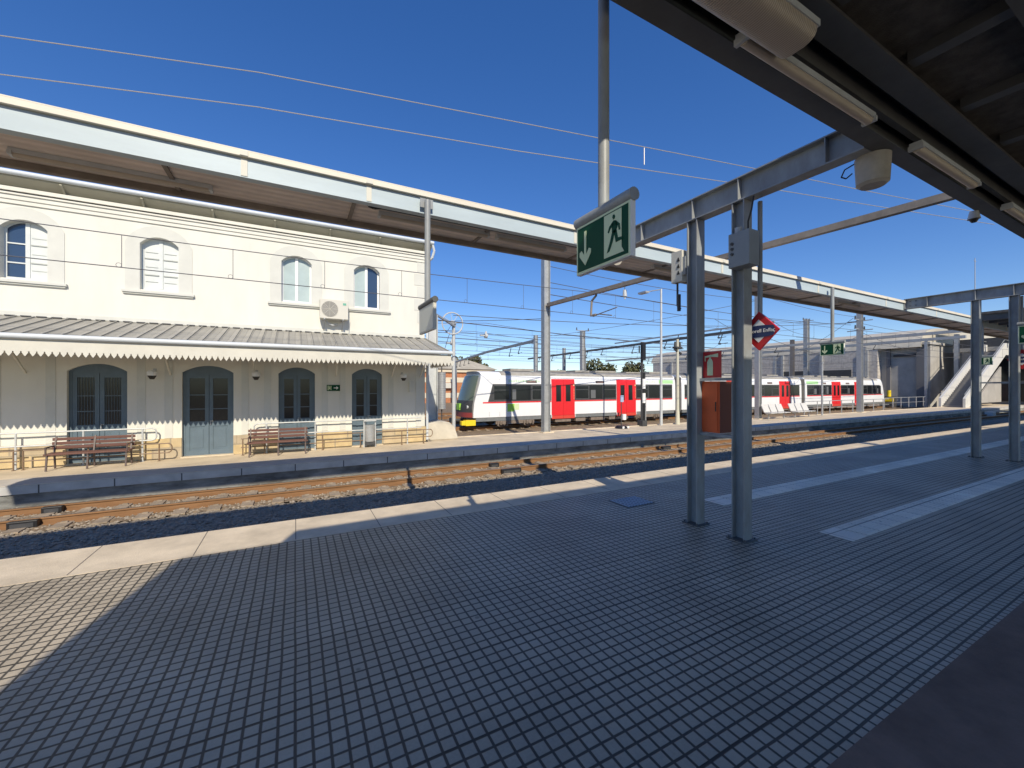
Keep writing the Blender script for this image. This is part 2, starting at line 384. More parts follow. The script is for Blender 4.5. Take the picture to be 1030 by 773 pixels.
# ballast beds : displaced sheets
def bed(name, x0, x1, y0, y1, z, m, nx, ny, amp):
    mb = MB(); vs = []; fs = []
    for i in range(nx + 1):
        for j in range(ny + 1):
            vs.append((x0 + (x1 - x0) * (i / nx), y0 + (y1 - y0) * j / ny, z + random.uniform(-amp, amp)))
    for i in range(nx):
        for j in range(ny):
            a = i * (ny + 1) + j; fs.append((a, a + 1, a + ny + 2, a + ny + 1))
    mb.add(vs, fs); return struct(name, mb, m)
bed('trackbed', -14, 46, 7.7, 11.05, GZ, M_ballast, 900, 50, .022)
bed('trackbed_under_rails', -14, 46, 11.05, 13.5, GZ + .01, M_ballastrust, 900, 36, .022)
bed('trackbed_far_end', 46, 140, 7.7, 13.5, GZ, M_ballast, 100, 10, .02)
bed('yard_ballast', -20, 150, FY1 + .1, 75, GZ - .01, M_ballastrust, 300, 90, .025)

# loose stones (nobody could count them)
sv = MB()
def stone(x, y, z, r):
    p = []
    for a, b, c in ((1, 0, 0), (-1, 0, 0), (0, 1, 0), (0, -1, 0), (0, 0, 1), (0, 0, -1)):
        p.append((x + a * r * random.uniform(.6, 1.2), y + b * r * random.uniform(.6, 1.2), z + c * r * random.uniform(.5, .9)))
    sv.add(p, [(0, 2, 4), (2, 1, 4), (1, 3, 4), (3, 0, 4), (2, 0, 5), (1, 2, 5), (3, 1, 5), (0, 3, 5)])
for i in range(26000):
    x = random.random() ** 1.6 * 52 - 9; stone(x, random.uniform(7.8, 13.35), GZ + .015, random.uniform(.018, .04))
tag(sv.build('loose_ballast', M_stone), 'grey and tan ballast stones scattered along the track bed', 'ballast', kind='stuff')

# rails
def rail(y, x0, x1, ztop, nm='rail'):
    prof = [(-.07, -.16), (.07, -.16), (.07, -.145), (.012, -.125), (.010, -.045), (.036, -.03), (.036, -.008), (.028, -.0), (-.028, 0), (-.036, -.008), (-.036, -.03), (-.010, -.045), (-.012, -.125), (-.07, -.145)]
    mb = MB().prism([(y + a, ztop + b) for a, b in prof], 'x', x0, x1); return mb.build(nm, M_rail)
RT = -.35
TC = 12.05
for nm, yc, x0, x1 in (('near_track', TC, -60, 140), ('train_track', 24.3, 5, 140), ('yard_track', 28.6, -10, 140), ('yard_track', 33.0, -10, 140), ('yard_track', 37.5, -10, 140)):
    e = bpy.data.objects.new(nm, None); COL.objects.link(e); e.location = (0, yc, RT); e['kind'] = 'structure'
    for s in (-1, 1):
        r = rail(yc + s * .535, x0, x1, RT); r.parent = e
        r.matrix_parent_inverse = Matrix.Translation((0, -yc, -RT))
        h = MB().box(x0, x1, yc + s * .535 - .027, yc + s * .535 + .027, RT, RT + .003).build('rail_head', M_railtop, e)
    mb = MB(); n = int((x1 - x0) / .62)
    for i in range(n):
        xx = x0 + i * .62; mb.box(xx, xx + .24, yc - .98, yc + .98, GZ - .1, RT - .158 + (.028 if yc < 20 else 0))
        for s in (-1, 1):
            for q in (-1, 1): mb.box(xx + .07, xx + .17, yc + s * .535 + q * .09 - .03, yc + s * .535 + q * .09 + .03, RT - .14, RT - .11)
    mb.build('sleepers', M_sleeper, e)

# black patches along the near track's rails, built as boxes
def P(px, Y, py=None, z=None):
    u = (px - 515) / 410.0; c, s = .46947, .88295
    d = Y / (s - c * u); X = d * (c + s * u)
    return (X, Y, (CAMZ + (388.5 - py) / 410 * d) if py is not None else (z or 0))
for px0, px1, yy, lb in ((45, 66, TC + .535, 'black box-shaped patch on the far rail at the left edge'), (11, 42, TC - .535, 'black box-shaped patch on the near rail at the left edge'),
                         (491, 500, TC + .535, 'black box-shaped patch on the far rail below the train cab'), (503, 522, TC - .535, 'black box-shaped patch on the near rail below the train cab'),
                         (664, 672, TC + .535, 'small black box-shaped patch on the far rail left of the first post')):
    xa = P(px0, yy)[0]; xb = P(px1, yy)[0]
    e = empty('rail_patch_box', ((xa + xb) / 2, yy - .12, GZ), lb, 'track box', 'black boxes on the rails')
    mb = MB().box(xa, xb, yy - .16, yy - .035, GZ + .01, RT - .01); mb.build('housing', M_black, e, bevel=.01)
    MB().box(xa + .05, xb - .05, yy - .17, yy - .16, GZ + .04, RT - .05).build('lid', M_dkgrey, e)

mk = tag(MB().box(56.0, 56.9, 12.2, 12.7, GZ, -.12).build('track_box', M_galvlight, bevel=.02), 'small white box standing between the rails and the far platform at the right', 'track box')
# ------------------------------------------------------------------ canopies
BX = [5.8, 19.0, 32.2, 45.4, 58.6]
# far canopy strip over the far edge of the near platform
can = empty('edge_canopy', (-7.05, 7, 0), 'long blue and cream edged canopy strip crossing the view beyond the platform', 'canopy')
XA, XB = -7.05, 62
mb = MB().box(XA, XB, 6.20, 6.27, 4.93, 5.16).box(XA, XB, 6.2, 6.32, 4.915, 4.93); mb.build('fascia', M_fascia, can)
MB().box(XA, XB, 6.15, 6.28, 5.163, 5.23).build('trim', M_fasciacr, can)
mb = MB()
for x in (-5, -.62, .9, 4.6, 8.9, 13.2, 17.5, 21.8, 26.1, 30.4, 34.7): mb.box(x, x + .09, 6.14, 6.149, 5.168, 5.227).box(x + .01, x + .08, 6.192, 6.199, 4.93, 5.16)
build_split(mb, 'joint_plate', mat('joint_cover', (.66, .65, .56), .6), can)
MB().box(XA, XB, 6.28, 7.17, 4.985, 5.04).build('soffit', M_soffit, can)
MB().box(XA, XB, 7.17, 7.25, 4.90, 5.19).build('edge_beam', M_rustbeam, can)
MB().prism([(6.15, 5.232), (7.27, 5.20), (7.27, 5.225), (6.15, 5.245)], 'x', XA, XB).build('roof_sheet', M_fasciacr, can)
mb = MB()
for i in range(30):
    x = XA + 1.2 + i * 2.2; mb.box(x, x + .05, 6.28, 7.17, 4.955, 4.984)
build_split(mb, 'rib', M_rustbeam, can)
MB().box(XA, XB, 6.275, 6.33, 4.94, 4.983).build('purlin', M_rustbeam, can)
mb = MB()
mb.tube([(.95, 6.42, 5.05), (.97, 6.42, 4.96), (1.05, 6.42, 4.94), (1.15, 6.4, 4.955), (2.6, 6.4, 4.955), (5.0, 6.4, 4.955)], .022)
mb.build('conduit', M_black, can)
# strip lights under it
def strip_light(x0, y, z, L, lb, wid=.09, grp='strip lights under the canopies'):
    e = empty('strip_light', (x0, y, z), lb, 'light', grp)
    MB().box(x0, x0 + L, y - wid / 2, y + wid / 2, z - .02, z + .034).build('housing', M_galvlight, e)
    MB().cyl((x0 + .03, y, z - .025), (x0 + L - .03, y, z - .025), wid * .42, n=10).build('diffuser', M_lamptube, e, smooth=True)
    for q in (x0, x0 + L - .03): MB().box(q - .004, q + .034, y - wid / 2 - .01, y + wid / 2 + .01, z - .05, z + .0).build('end_cap', M_galvlight, e)
strip_light(-2.9, 6.85, 4.95, 1.9, 'long strip light under the far canopy above the left windows')
strip_light(1.15, 6.62, 4.95, 1.9, 'strip light under the far canopy behind the hanging name sign pole')
strip_light(3.2, 6.62, 4.95, 1.5, 'strip light under the far canopy left of the green exit sign')
strip_light(7.1, 6.62, 4.95, 1.5, 'strip light under the far canopy behind the twin posts')
strip_light(9.9, 6.62, 4.95, 1.5, 'strip light under the far canopy right of the twin posts')
strip_light(15.2, 6.62, 4.95, 1.5, 'strip light under the far canopy right of the middle exit sign')

# near canopy strip above the camera side
nc = empty('overhead_canopy', (-3, 1.4, 0), 'dark underside of the near canopy filling the upper right corner', 'canopy')
XN0, XN1 = -12, 70
mb = MB().box(XN0, XN1, 2.10, 2.20, 4.97, 5.36).box(XN0, XN1, 2.02, 2.2, 4.955, 4.97).box(XN0, XN1, 2.19, 2.215, 5.05, 5.075).box(XN0, XN1, 2.19, 2.215, 5.2, 5.22)
mb.build('edge_beam', M_steeldk, nc)
MB().box(XN0, XN1, 1.94, 2.0, 5.1, 5.3).build('purlin', M_steeldk, nc)
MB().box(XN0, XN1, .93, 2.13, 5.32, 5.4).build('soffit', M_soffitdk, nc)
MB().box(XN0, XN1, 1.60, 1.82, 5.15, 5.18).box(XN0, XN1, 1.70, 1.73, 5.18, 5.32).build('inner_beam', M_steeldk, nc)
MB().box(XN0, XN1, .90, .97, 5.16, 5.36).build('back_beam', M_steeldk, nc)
mb = MB()
for i in range(28):
    x = 1.0 + i * 1.32; mb.box(x, x + .14, .97, 1.60, 5.22, 5.32)
build_split(mb, 'cross_rib', M_steeldk, nc)
MB().box(XN0, XN1, 2.12, 2.2, 5.46, 6.0).build('shade_upstand', M_fascia, nc)  # added above the roof edge to widen its shadow on the ballast
MB().box(XN0, XN1, .88, 2.26, 5.4, 5.46).build('roof_sheet', M_fasciacr, nc)

wide = empty('wide_lamp', (1.9, 1.72, 5.0), 'wide ribbed plastic lamp fixture under the near canopy at the top of the picture', 'light')
MB().box(1.0, 3.45, 1.60, 1.90, 4.93, 4.98).build('housing', M_galvlight, wide)
prof = [(1.61, 4.93), (1.615, 4.895), (1.63, 4.868), (1.66, 4.848), (1.70, 4.838), (1.80, 4.838), (1.84, 4.848), (1.87, 4.868), (1.885, 4.895), (1.89, 4.93)]
MB().prism(prof, 'x', 1.0, 3.43).build('diffuser', M_prism, wide, smooth=True)
strip_light(3.03, 1.94, 4.95, 2.1, 'strip light under the near canopy in front of the wide lamp', .1)
strip_light(6.2, 1.93, 4.98, 1.9, 'strip light under the near canopy right of the beam end', .11)
strip_light(9.5, 1.93, 4.98, 1.9, 'small strip light under the near canopy at the right edge', .11)

# full-width roof further along the platform
fr = empty('platform_roof', (26, 4.2, 0), 'full width dark ribbed platform roof beyond the second pair of posts', 'canopy')
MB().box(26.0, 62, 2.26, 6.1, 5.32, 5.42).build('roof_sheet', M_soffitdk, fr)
mb = MB()
for i in range(26): mb.box(26.1 + i * 1.3, 26.3 + i * 1.3, 2.27, 6.09, 5.06, 5.32)
build_split(mb, 'rib', M_steeldk, fr)

# posts and cross beams: each frame a thing
def ibeam_y(mb, x, y0, y1, z0, z1, w=.2, t=.018):
    mb.box(x - w / 2, x + w / 2, y0, y1, z0, z0 + t).box(x - w / 2, x + w / 2, y0, y1, z1 - t, z1).box(x - .008, x + .008, y0 + .002, y1 - .002, z0 + t, z1 - t)
def hpost(mb, x, y, z0, z1, w=.19, t=.016):
    mb.box(x - w / 2, x + w / 2, y - w / 2, y - w / 2 + t, z0, z1).box(x - w / 2, x + w / 2, y + w / 2 - t, y + w / 2, z0, z1).box(x - .008, x + .008, y - w / 2 + t, y + w / 2 - t, z0, z1)
names = ['near pair of grey steel posts carrying the sloping-looking cross beam', 'second pair of grey steel posts at the right edge', 'third pair of posts under the full width roof',
         'fourth pair of posts under the full width roof', 'last pair of posts beside the footbridge stairs']
frame0 = None
for i, x in enumerate(BX):
    if i == 0:
        e = empty('canopy_frame', (x, 4.11, 0), names[0], 'canopy frame', 'steel canopy frames on the platform')
        mb = MB(); ibeam_y(mb, x, 2.21, 6.19, 4.95, 5.3); mb.box(x - .1, x + .1, 6.17, 6.195, 4.97, 5.28)
        for yy in (2.6, 3.71, 4.49, 5.6): mb.box(x - .095, x - .008, yy - .006, yy + .006, 4.968, 5.282)
        mb.build('beam', M_steel, e)
        bt = MB()
        for yy in (3.71, 4.49):
            for a in (-.07, .07):
                for c in (-.06, .06): bt.cyl((x + a, yy + c, 4.93), (x + a, yy + c, 4.952), .014, n=6)
        for yy in (5.9, 6.05):
            for zz_ in (5.05, 5.2): bt.cyl((x - .03, yy, zz_), (x - .006, yy, zz_), .016, n=6)
        build_split(bt, 'bolt', M_steeldk, e)
        for y in (3.71, 4.49):
            mb = MB(); hpost(mb, x, y, .012, 4.948); mb.build('post', M_steel, e)
            b = MB().box(x - .15, x + .15, y - .15, y + .15, .0, .014)
            for a in (-1, 1):
                for c in (-1, 1): b.cyl((x + a * .12, y + c * .12, .01), (x + a * .12, y + c * .12, .04), .014, n=6)
            b.build('base_plate', M_steeldk, e)
        mb = MB().box(x - .03, x + .03, 3.79, 4.39, 1.46, 1.505).box(x - .03, x + .03, 3.79, 4.39, 2.33, 2.375)
        build_split(mb, 'cross_rail', M_steel, e)
        frame0 = e
    else: copy_tree(frame0, (x, 4.11, 0), names[i])

# fire hose cabinet between the near posts
fc = empty('fire_cabinet', (6.05, 4.2, 1.1), 'orange red fire equipment cabinet hanging between the near pair of posts', 'fire cabinet')
mb = MB().box(5.84, 6.20, 4.09, 4.46, 1.51, 2.325); mb.build('cabinet', M_orange, fc, bevel=.008)
MB().box(5.845, 6.195, 4.081, 4.0885, 1.515, 2.32).build('side_panel', M_cabdark, fc)
MB().box(5.828, 5.838, 4.12, 4.44, 1.54, 2.29).build('door', M_orange, fc)
MB().box(5.82, 5.83, 4.14, 4.155, 1.85, 2.0).build('handle', M_black, fc)
fs = empty('fire_sign', (5.88, 4.2, 2.3), 'red sign with a pale fire extinguisher symbol above the orange cabinet', 'sign')
MB().box(5.86, 5.874, 4.08, 4.45, 2.38, 2.80).build('panel', M_signred, fs)
mb = MB(); xs = 5.857
def yz(mb, poly, x0=xs, x1=5.862): mb.prism([(a + .05, 2.40 + (b - 2.33) * .92) for a, b in poly], 'x', x0, x1)
yz(mb, [(4.27, 2.35), (4.17, 2.35), (4.17, 2.58), (4.185, 2.62), (4.205, 2.64), (4.205, 2.665), (4.235, 2.665), (4.235, 2.64), (4.255, 2.62), (4.27, 2.58)])
yz(mb, [(4.30, 2.66), (4.30, 2.69), (4.2, 2.71), (4.2, 2.672)]); yz(mb, [(4.205, 2.672), (4.205, 2.705), (4.08, 2.725), (4.08, 2.66)]); yz(mb, [(4.30, 2.69), (4.315, 2.69), (4.315, 2.60), (4.30, 2.60)])
mb.build('symbol', M_exitp, fs)

# junction boxes on the posts
jb = empty('junction_box', (5.66, 3.6, 4.2), 'grey metal junction box on the upper part of the right hand near post', 'box')
MB().box(5.55, 5.78, 3.44, 3.75, 3.95, 4.44).build('case', M_boxgrey, jb, bevel=.006)
mb = MB()
for k in range(3): mb.cyl((5.548, 3.69, 4.29 - k * .075), (5.535, 3.69, 4.29 - k * .075), .022, n=10)
mb.build('knobs', M_dkgrey, jb)
MB().tube([(5.7, 3.55, 4.44), (5.7, 3.55, 4.6), (5.7, 3.5, 4.75), (5.7, 3.47, 4.93)], .012).build('cable', M_black, jb)
MB().cyl((5.62, 3.64, 4.44), (5.62, 3.64, 4.52), .05, n=10).build('gland', M_galv, jb)
ib = empty('indicator_box', (5.72, 4.8, 4.2), 'cream box with three small black triangles beside the left near post', 'box')
MB().box(5.68, 5.80, 4.66, 4.88, 4.0, 4.52).build('case', M_boxcream, ib, bevel=.006)
MB().box(5.69, 5.79, 4.60, 4.66, 4.1, 4.4).build('bracket', M_steel, ib)
mb = MB()
for k in range(3):
    z = 4.12 + k * .11; mb.prism([(4.76, z), (4.70, z), (4.73, z + .07)], 'x', 5.672, 5.678)
mb.build('symbols', M_black, ib)
MB().tube([(5.74, 4.8, 4.0), (5.74, 4.8, 3.62), (5.74, 4.74, 3.55)], .018).cyl((5.74, 4.77, 3.52), (5.74, 4.77, 3.8), .03, n=8).build('cable', M_dkgrey, ib)

# loudspeaker drum under the beam end, small camera further on
ls = empty('loudspeaker', (6.0, 2.2, 4.85), 'cream drum shaped loudspeaker under the near canopy at the beam end', 'loudspeaker')
MB().cyl((6.02, 2.25, 4.95), (6.02, 2.25, 4.64), .17, .155, n=24).cyl((6.02, 2.25, 4.64), (6.02, 2.25, 4.61), .155, .12, n=24).build('drum', mat('drum_cream', (.46, .42, .36), .55, noise=.25, nscale=6), ls, smooth=True)
MB().box(5.97, 6.07, 2.2, 2.3, 4.95, 4.99).build('bracket', M_steeldk, ls)
MB().tube([(5.96, 2.4, 4.93), (5.95, 2.5, 4.9), (5.94, 2.53, 4.82), (5.94, 2.48, 4.78), (5.95, 2.42, 4.82)], .008, 5).build('cable', M_black, ls)
dc = empty('dome_camera', (9.2, 2.2, 4.9), 'small round camera hanging from the near canopy edge at the far right', 'camera')
MB().cyl((9.3, 2.22, 4.96), (9.3, 2.22, 4.84), .05, .075, n=14).build('housing', M_galvlight, dc, smooth=True)
MB().cyl((9.3, 2.22, 4.84), (9.3, 2.22, 4.79), .06, .03, n=14).build('dome', M_black, dc, smooth=True)
hs = empty('horn_speaker', (3.1, 6.2, 4.7), 'small cream horn loudspeaker under the far canopy just below the near exit sign', 'loudspeaker')
hx, hy, hz = P(622, 6.3, 262)
MB().cyl((hx + .05, hy, hz + .02), (hx - .14, hy - .12, hz - .05), .04, .10, n=14).cyl((hx + .05, hy, hz + .02), (hx + .12, hy + .03, hz + .05), .045, n=10).build('horn', mat('horn_cream', (.74, .68, .55), .5), hs, smooth=True)
MB().box(hx + .02, hx + .06, hy - .02, hy + .02, hz + .03, 5.06).build('bracket', M_steel, hs)

# ------------------------------------------------------------------ hanging exit signs
MAN = [[(.50, .93), (.56, .93), (.60, .88), (.58, .83), (.52, .82), (.48, .87)],                      # head
       [(.53, .80), (.66, .76), (.70, .62), (.62, .50), (.46, .52), (.45, .66)],                     # torso
       [(.62, .78), (.80, .66), (.82, .52), (.76, .52), (.73, .62), (.62, .68)],                     # rear arm
       [(.52, .79), (.34, .70), (.26, .58), (.31, .55), (.39, .64), (.54, .68)],                     # front arm
       [(.47, .55), (.58, .52), (.48, .30), (.34, .12), (.22, .10), (.36, .32)],                     # front leg
       [(.52, .56), (.66, .56), (.72, .36), (.92, .34), (.92, .28), (.63, .27), (.58, .42)]]
def exit_sign(x, yc, ztop, zpole, w, h, label, blank=False, polex=0, poler=.042, arrow=True):
    e = empty('exit_sign' if not blank else 'hanging_sign', (x, yc, ztop - h), label, 'sign', 'signs hanging from poles over the platform')
    y1 = yc + w / 2; y0 = yc - w / 2
    MB().box(x - .022, x + .022, y0, y1, ztop - h, ztop).build('frame', M_signw if not blank else M_boxcream, e, bevel=.004)
    MB().cyl((x, y0 - .012, ztop + .035), (x, y1 + .012, ztop + .035), .045, n=20).build('top_tube', M_steel if not blank else M_steeldk, e, smooth=True)
    MB().cyl((x, yc + polex, ztop + .05), (x, yc + polex, zpole), poler, n=16).build('pole', M_steel, e, smooth=True)
    f = MB().box(x - .0245, x - .022, y0 + .006, y1 - .006, ztop - h + .006, ztop - .006).build('border', M_exitp if not blank else mat('sign_back', (.45, .46, .42), .5), e)
    MB().box(x - .0265, x - .0243, y0 + .022, y1 - .022, ztop - h + .022, ztop - .022).build('face', M_exitg if not blank else mat('sign_backfield', (.50, .52, .47), .4), e)
    if blank: return e
    mb = MB()
    # local a: 0 at left (y1) to 1 at right (y0); b 0..1 up
    def q(poly, x0, x1): mb.prism([(y1 - a * w, ztop - h + b * h) for a, b in poly], 'x', x0, x1)
    q([(.175, .84), (.215, .84), (.215, .36), (.27, .47), (.31, .44), (.31, .36), (.195, .15), (.08, .36), (.08, .44), (.12, .47), (.175, .36)], x - .0295, x - .0262)
    mb.build('arrow', M_exitp, e)
    mb = MB(); q([(.56, .12), (.90, .12), (.86, .22), (.86, .92), (.56, .92)], x - .0290, x - .0262); mb.build('doorway', M_exitp, e)
    mb = MB()
    for p in MAN: q([(.53 + a * .38, .12 + b * .8) for a, b in p], x - .0315, x - .0285)
    mb.build('running_figure', M_exitg, e)
    return e
exit_sign(2.05, 2.385, 3.535, 5.32, .61, .39, 'green exit sign with arrow and running figure nearest the camera on a long pole', polex=.0)
exit_sign(1.78, 6.09, 3.47, 5.08, .76, .40, 'blank backed sign hanging in front of the corner of the white building', blank=True, poler=.045)
exit_sign(13.74, 6.07, 3.48, 5.1, .60, .34, 'small green exit sign hanging in front of the far train cars', poler=.045)
exit_sign(26.5, 6.07, 3.5, 5.1, .60, .34, 'tiny green exit sign hanging in front of the staircase')
exit_sign(14.2, 2.40, 3.585, 5.32, .64, .40, 'green exit sign cut off by the right edge of the picture')
cl = MB().box(1.68, 1.88, 6.135, 6.145, 4.98, 5.12); o = tag(cl.build('pole_clamp', M_steel), 'steel clamp plate fixing the blank sign pole to the far canopy fascia', 'clamp')

# ------------------------------------------------------------------ station diamond signs
def diamond(x, yc, zc, r, label, ztop):
    e = empty('station_sign', (x, yc, zc - r), label, 'sign', 'red diamond station name signs')
    D = lambda k: [(yc, zc - r * k), (yc - r * k, zc), (yc, zc + r * k), (yc + r * k, zc)]
    MB().prism(D(1), 'x', x - .02, x + .02).build('panel', M_signred, e)
    MB().prism(D(.60), 'x', x - .024, x - .0195).build('field', M_signw, e)
    mb = MB(); a = r * .84; h = .135 * r / .25
    mb.prism([(yc + a, zc - .02), (yc + a * .9, zc + h * .42), (yc + a * .5, zc + h * .5), (yc, zc + h * .52), (yc - a * .5, zc + h * .5), (yc - a * .9, zc + h * .42), (yc - a, zc - .02),
              (yc - a * .9, zc - h * .5), (yc - a * .5, zc - h * .6), (yc, zc - h * .62), (yc + a * .5, zc - h * .6), (yc + a * .9, zc - h * .5)], 'x', x - .028, x - .0235)
    mb.build('name_band', M_navy, e)
    text_mesh('name', 'Martorell Enllaç', .066 * r / .25, M_signw, e, (x - .030, yc, zc - .002), R_NEGX, .0015)
    MB().cyl((x + .03, yc + .01, zc + r * .6), (x + .03, yc + .01, ztop), .032, n=12).box(x + .0, x + .04, yc - .05, yc + .07, zc + r * .5, zc + r * .75).build('pole', M_steel, e)
    return e
diamond(5.98, 3.555, 3.05, .28, 'red diamond station sign with a navy name band beside the near posts', 4.95)
diamond(19.2, 3.60, 3.05, .30, 'red diamond station sign hanging beside the second pair of posts', 4.95)

# ------------------------------------------------------------------ station building
WY = 16.1; BX0, BX1 = -13.0, 4.58; BYB = 24.5
sb = empty('station_building', ((BX0 + BX1) / 2, WY, 0), 'two storey cream station building with arched openings and a zinc awning', 'building')
UP = [(-11.6, -10.7, .0), (-9.4, -8.5, 0), (-6.99, -6.09, 1), (-4.13, -3.21, 2), (-.42, .51, 3), (1.92, 2.84, 4)]
DN = [(-11.3, -10.0, 1), (-8.6, -7.4, 1), (-5.71, -4.42, 1), (-3.13, -1.79, 2), (-.51, .62, 3), (1.85, 2.94, 4)]
def arch(xa, xb, zs, rise, n=12):
    """points from right springing to left springing"""
    c = (xa + xb) / 2; hw = (xb - xa) / 2; R = (hw * hw + rise * rise) / (2 * rise); a = math.asin(min(1, hw / R))
    return [(c + R * math.sin(t), zs + rise - R + R * math.cos(t)) for t in [a - 2 * a * i / n for i in range(n + 1)]]
def storey(mb, z0, z1, ops, y0, y1):
    x = BX0
    for xa, xb, za, zs, rise in ops:
        mb.box(x, xa, y0, y1, z0, z1)
        if za > z0: mb.box(xa, xb, y0, y1, z0, za)
        pts = arch(xa, xb, zs, rise)
        # above opening: split in strips to stay convex
        for p, q in zip(pts[:-1], pts[1:]): mb.prism([(q[0], q[1]), (p[0], p[1]), (p[0], z1), (q[0], z1)], 'y', y0, y1)
        x = xb
    mb.box(x, BX1, y0, y1, z0, z1)
mb = MB()
storey(mb, 0, 4.3, [(a, b, 0.0, 2.68, .22) for a, b, k in DN], WY, WY + .38)
storey(mb, 4.3, 7.7, [(a, b, 5.17, 6.56, .23) for a, b, k in UP], WY, WY + .38)
mb.box(BX1 - .38, BX1, WY + .38, BYB, 0, 7.7).box(BX0, BX0 + .3, WY + .38, BYB, 0, 7.7).box(BX0, BX1, BYB, BYB + .3, 0, 7.7)
# weld duplicates away from inner faces so no seams shade
mb.build('wall', M_white, sb)
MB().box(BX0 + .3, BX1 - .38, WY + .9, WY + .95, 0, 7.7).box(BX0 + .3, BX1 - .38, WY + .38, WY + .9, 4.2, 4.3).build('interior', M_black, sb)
# plinth in pieces between doors
mb = MB(); x = BX0
for a, b, k in DN + [(BX1 + .04, BX1 + .04, 0)]: 
    if a - .02 > x: mb.box(x, a - .0, WY - .045, WY - .002, 0, .63)
    x = b
build_split(mb, 'plinth', M_plinth, sb)
# cornice mouldings
mb = MB().box(BX0 - .05, BX1 + .05, WY - .07, WY - .002, 7.30, 7.42).box(BX0 - .05, BX1 + .03, WY - .04, WY - .003, 7.19, 7.30).box(BX0 - .05, BX1 + .08, WY - .11, WY - .004, 7.42, 7.47)
mb.box(BX0 - .05, BX1 + .12, WY - .16, WY - .0045, 7.50, 7.60)
mb.build('cornice', M_white, sb)
MB().prism([(WY - .002, 7.6), (15.76, 7.80), (15.76, 7.92), (WY + .4, 7.92), (WY + .4, 7.72), (WY - .002, 7.72)], 'x', BX0 - .3, BX1 + .22).build('eave', M_soffol, sb)
MB().cyl((BX0 - .3, 15.70, 7.90), (BX1 + .26, 15.70, 7.90), .07, n=12).build('gutter', M_gutter, sb, smooth=True)
mb = MB()
for i in range(11): mb.bar((BX0 + .5 + i * 1.7, 15.72, 7.78), (BX0 + .5 + i * 1.7, 16.0, 7.60), .05, .03)
build_split(mb, 'eave_bracket', M_soffol, sb)
MB().tube([(BX1 + .22, 15.72, 7.86), (BX1 + .30, 15.76, 7.6), (BX1 + .24, 15.85, 7.35), (BX1 + .09, 16.02, 7.2), (BX1 + .09, 16.02, .1)], .05, 8).build('downpipe', M_gutter, sb, smooth=True)
MB().add([(BX0 - .3, 15.74, 7.925), (BX1 + .24, 15.74, 7.925), (BX1 + .24, BYB + .7, 7.925), (BX0 - .3, BYB + .7, 7.925), (BX0 + 4, 20.2, 9.6), (BX1 - 4, 20.2, 9.6)],
         [(0, 1, 5, 4), (1, 2, 5), (2, 3, 4, 5), (3, 0, 4)]).build('roof', M_rooft, sb)
# quoins at the right corner, faint vertical pilaster bands
mb = MB()
for i, z in enumerate([4.75, 5.25, 5.75, 6.25, 6.75]):
    mb.box(BX1 - (.42 if i % 2 else .3), BX1 + .012, WY - .014, WY - .001, z + .01, z + .46)
mb.box(BX1 - .36, BX1 + .012, WY - .02, WY - .001, .64, 3.3)
for a, b, k in DN:
    for xx in (a - .42, b + .22): mb.box(xx, xx + .2, WY - .012, WY - .001, .64, 3.35)
mb.box(BX0, BX1, WY - .02, WY - .0015, 4.16, 4.28)
mb.build('pilasters', M_trim, sb)

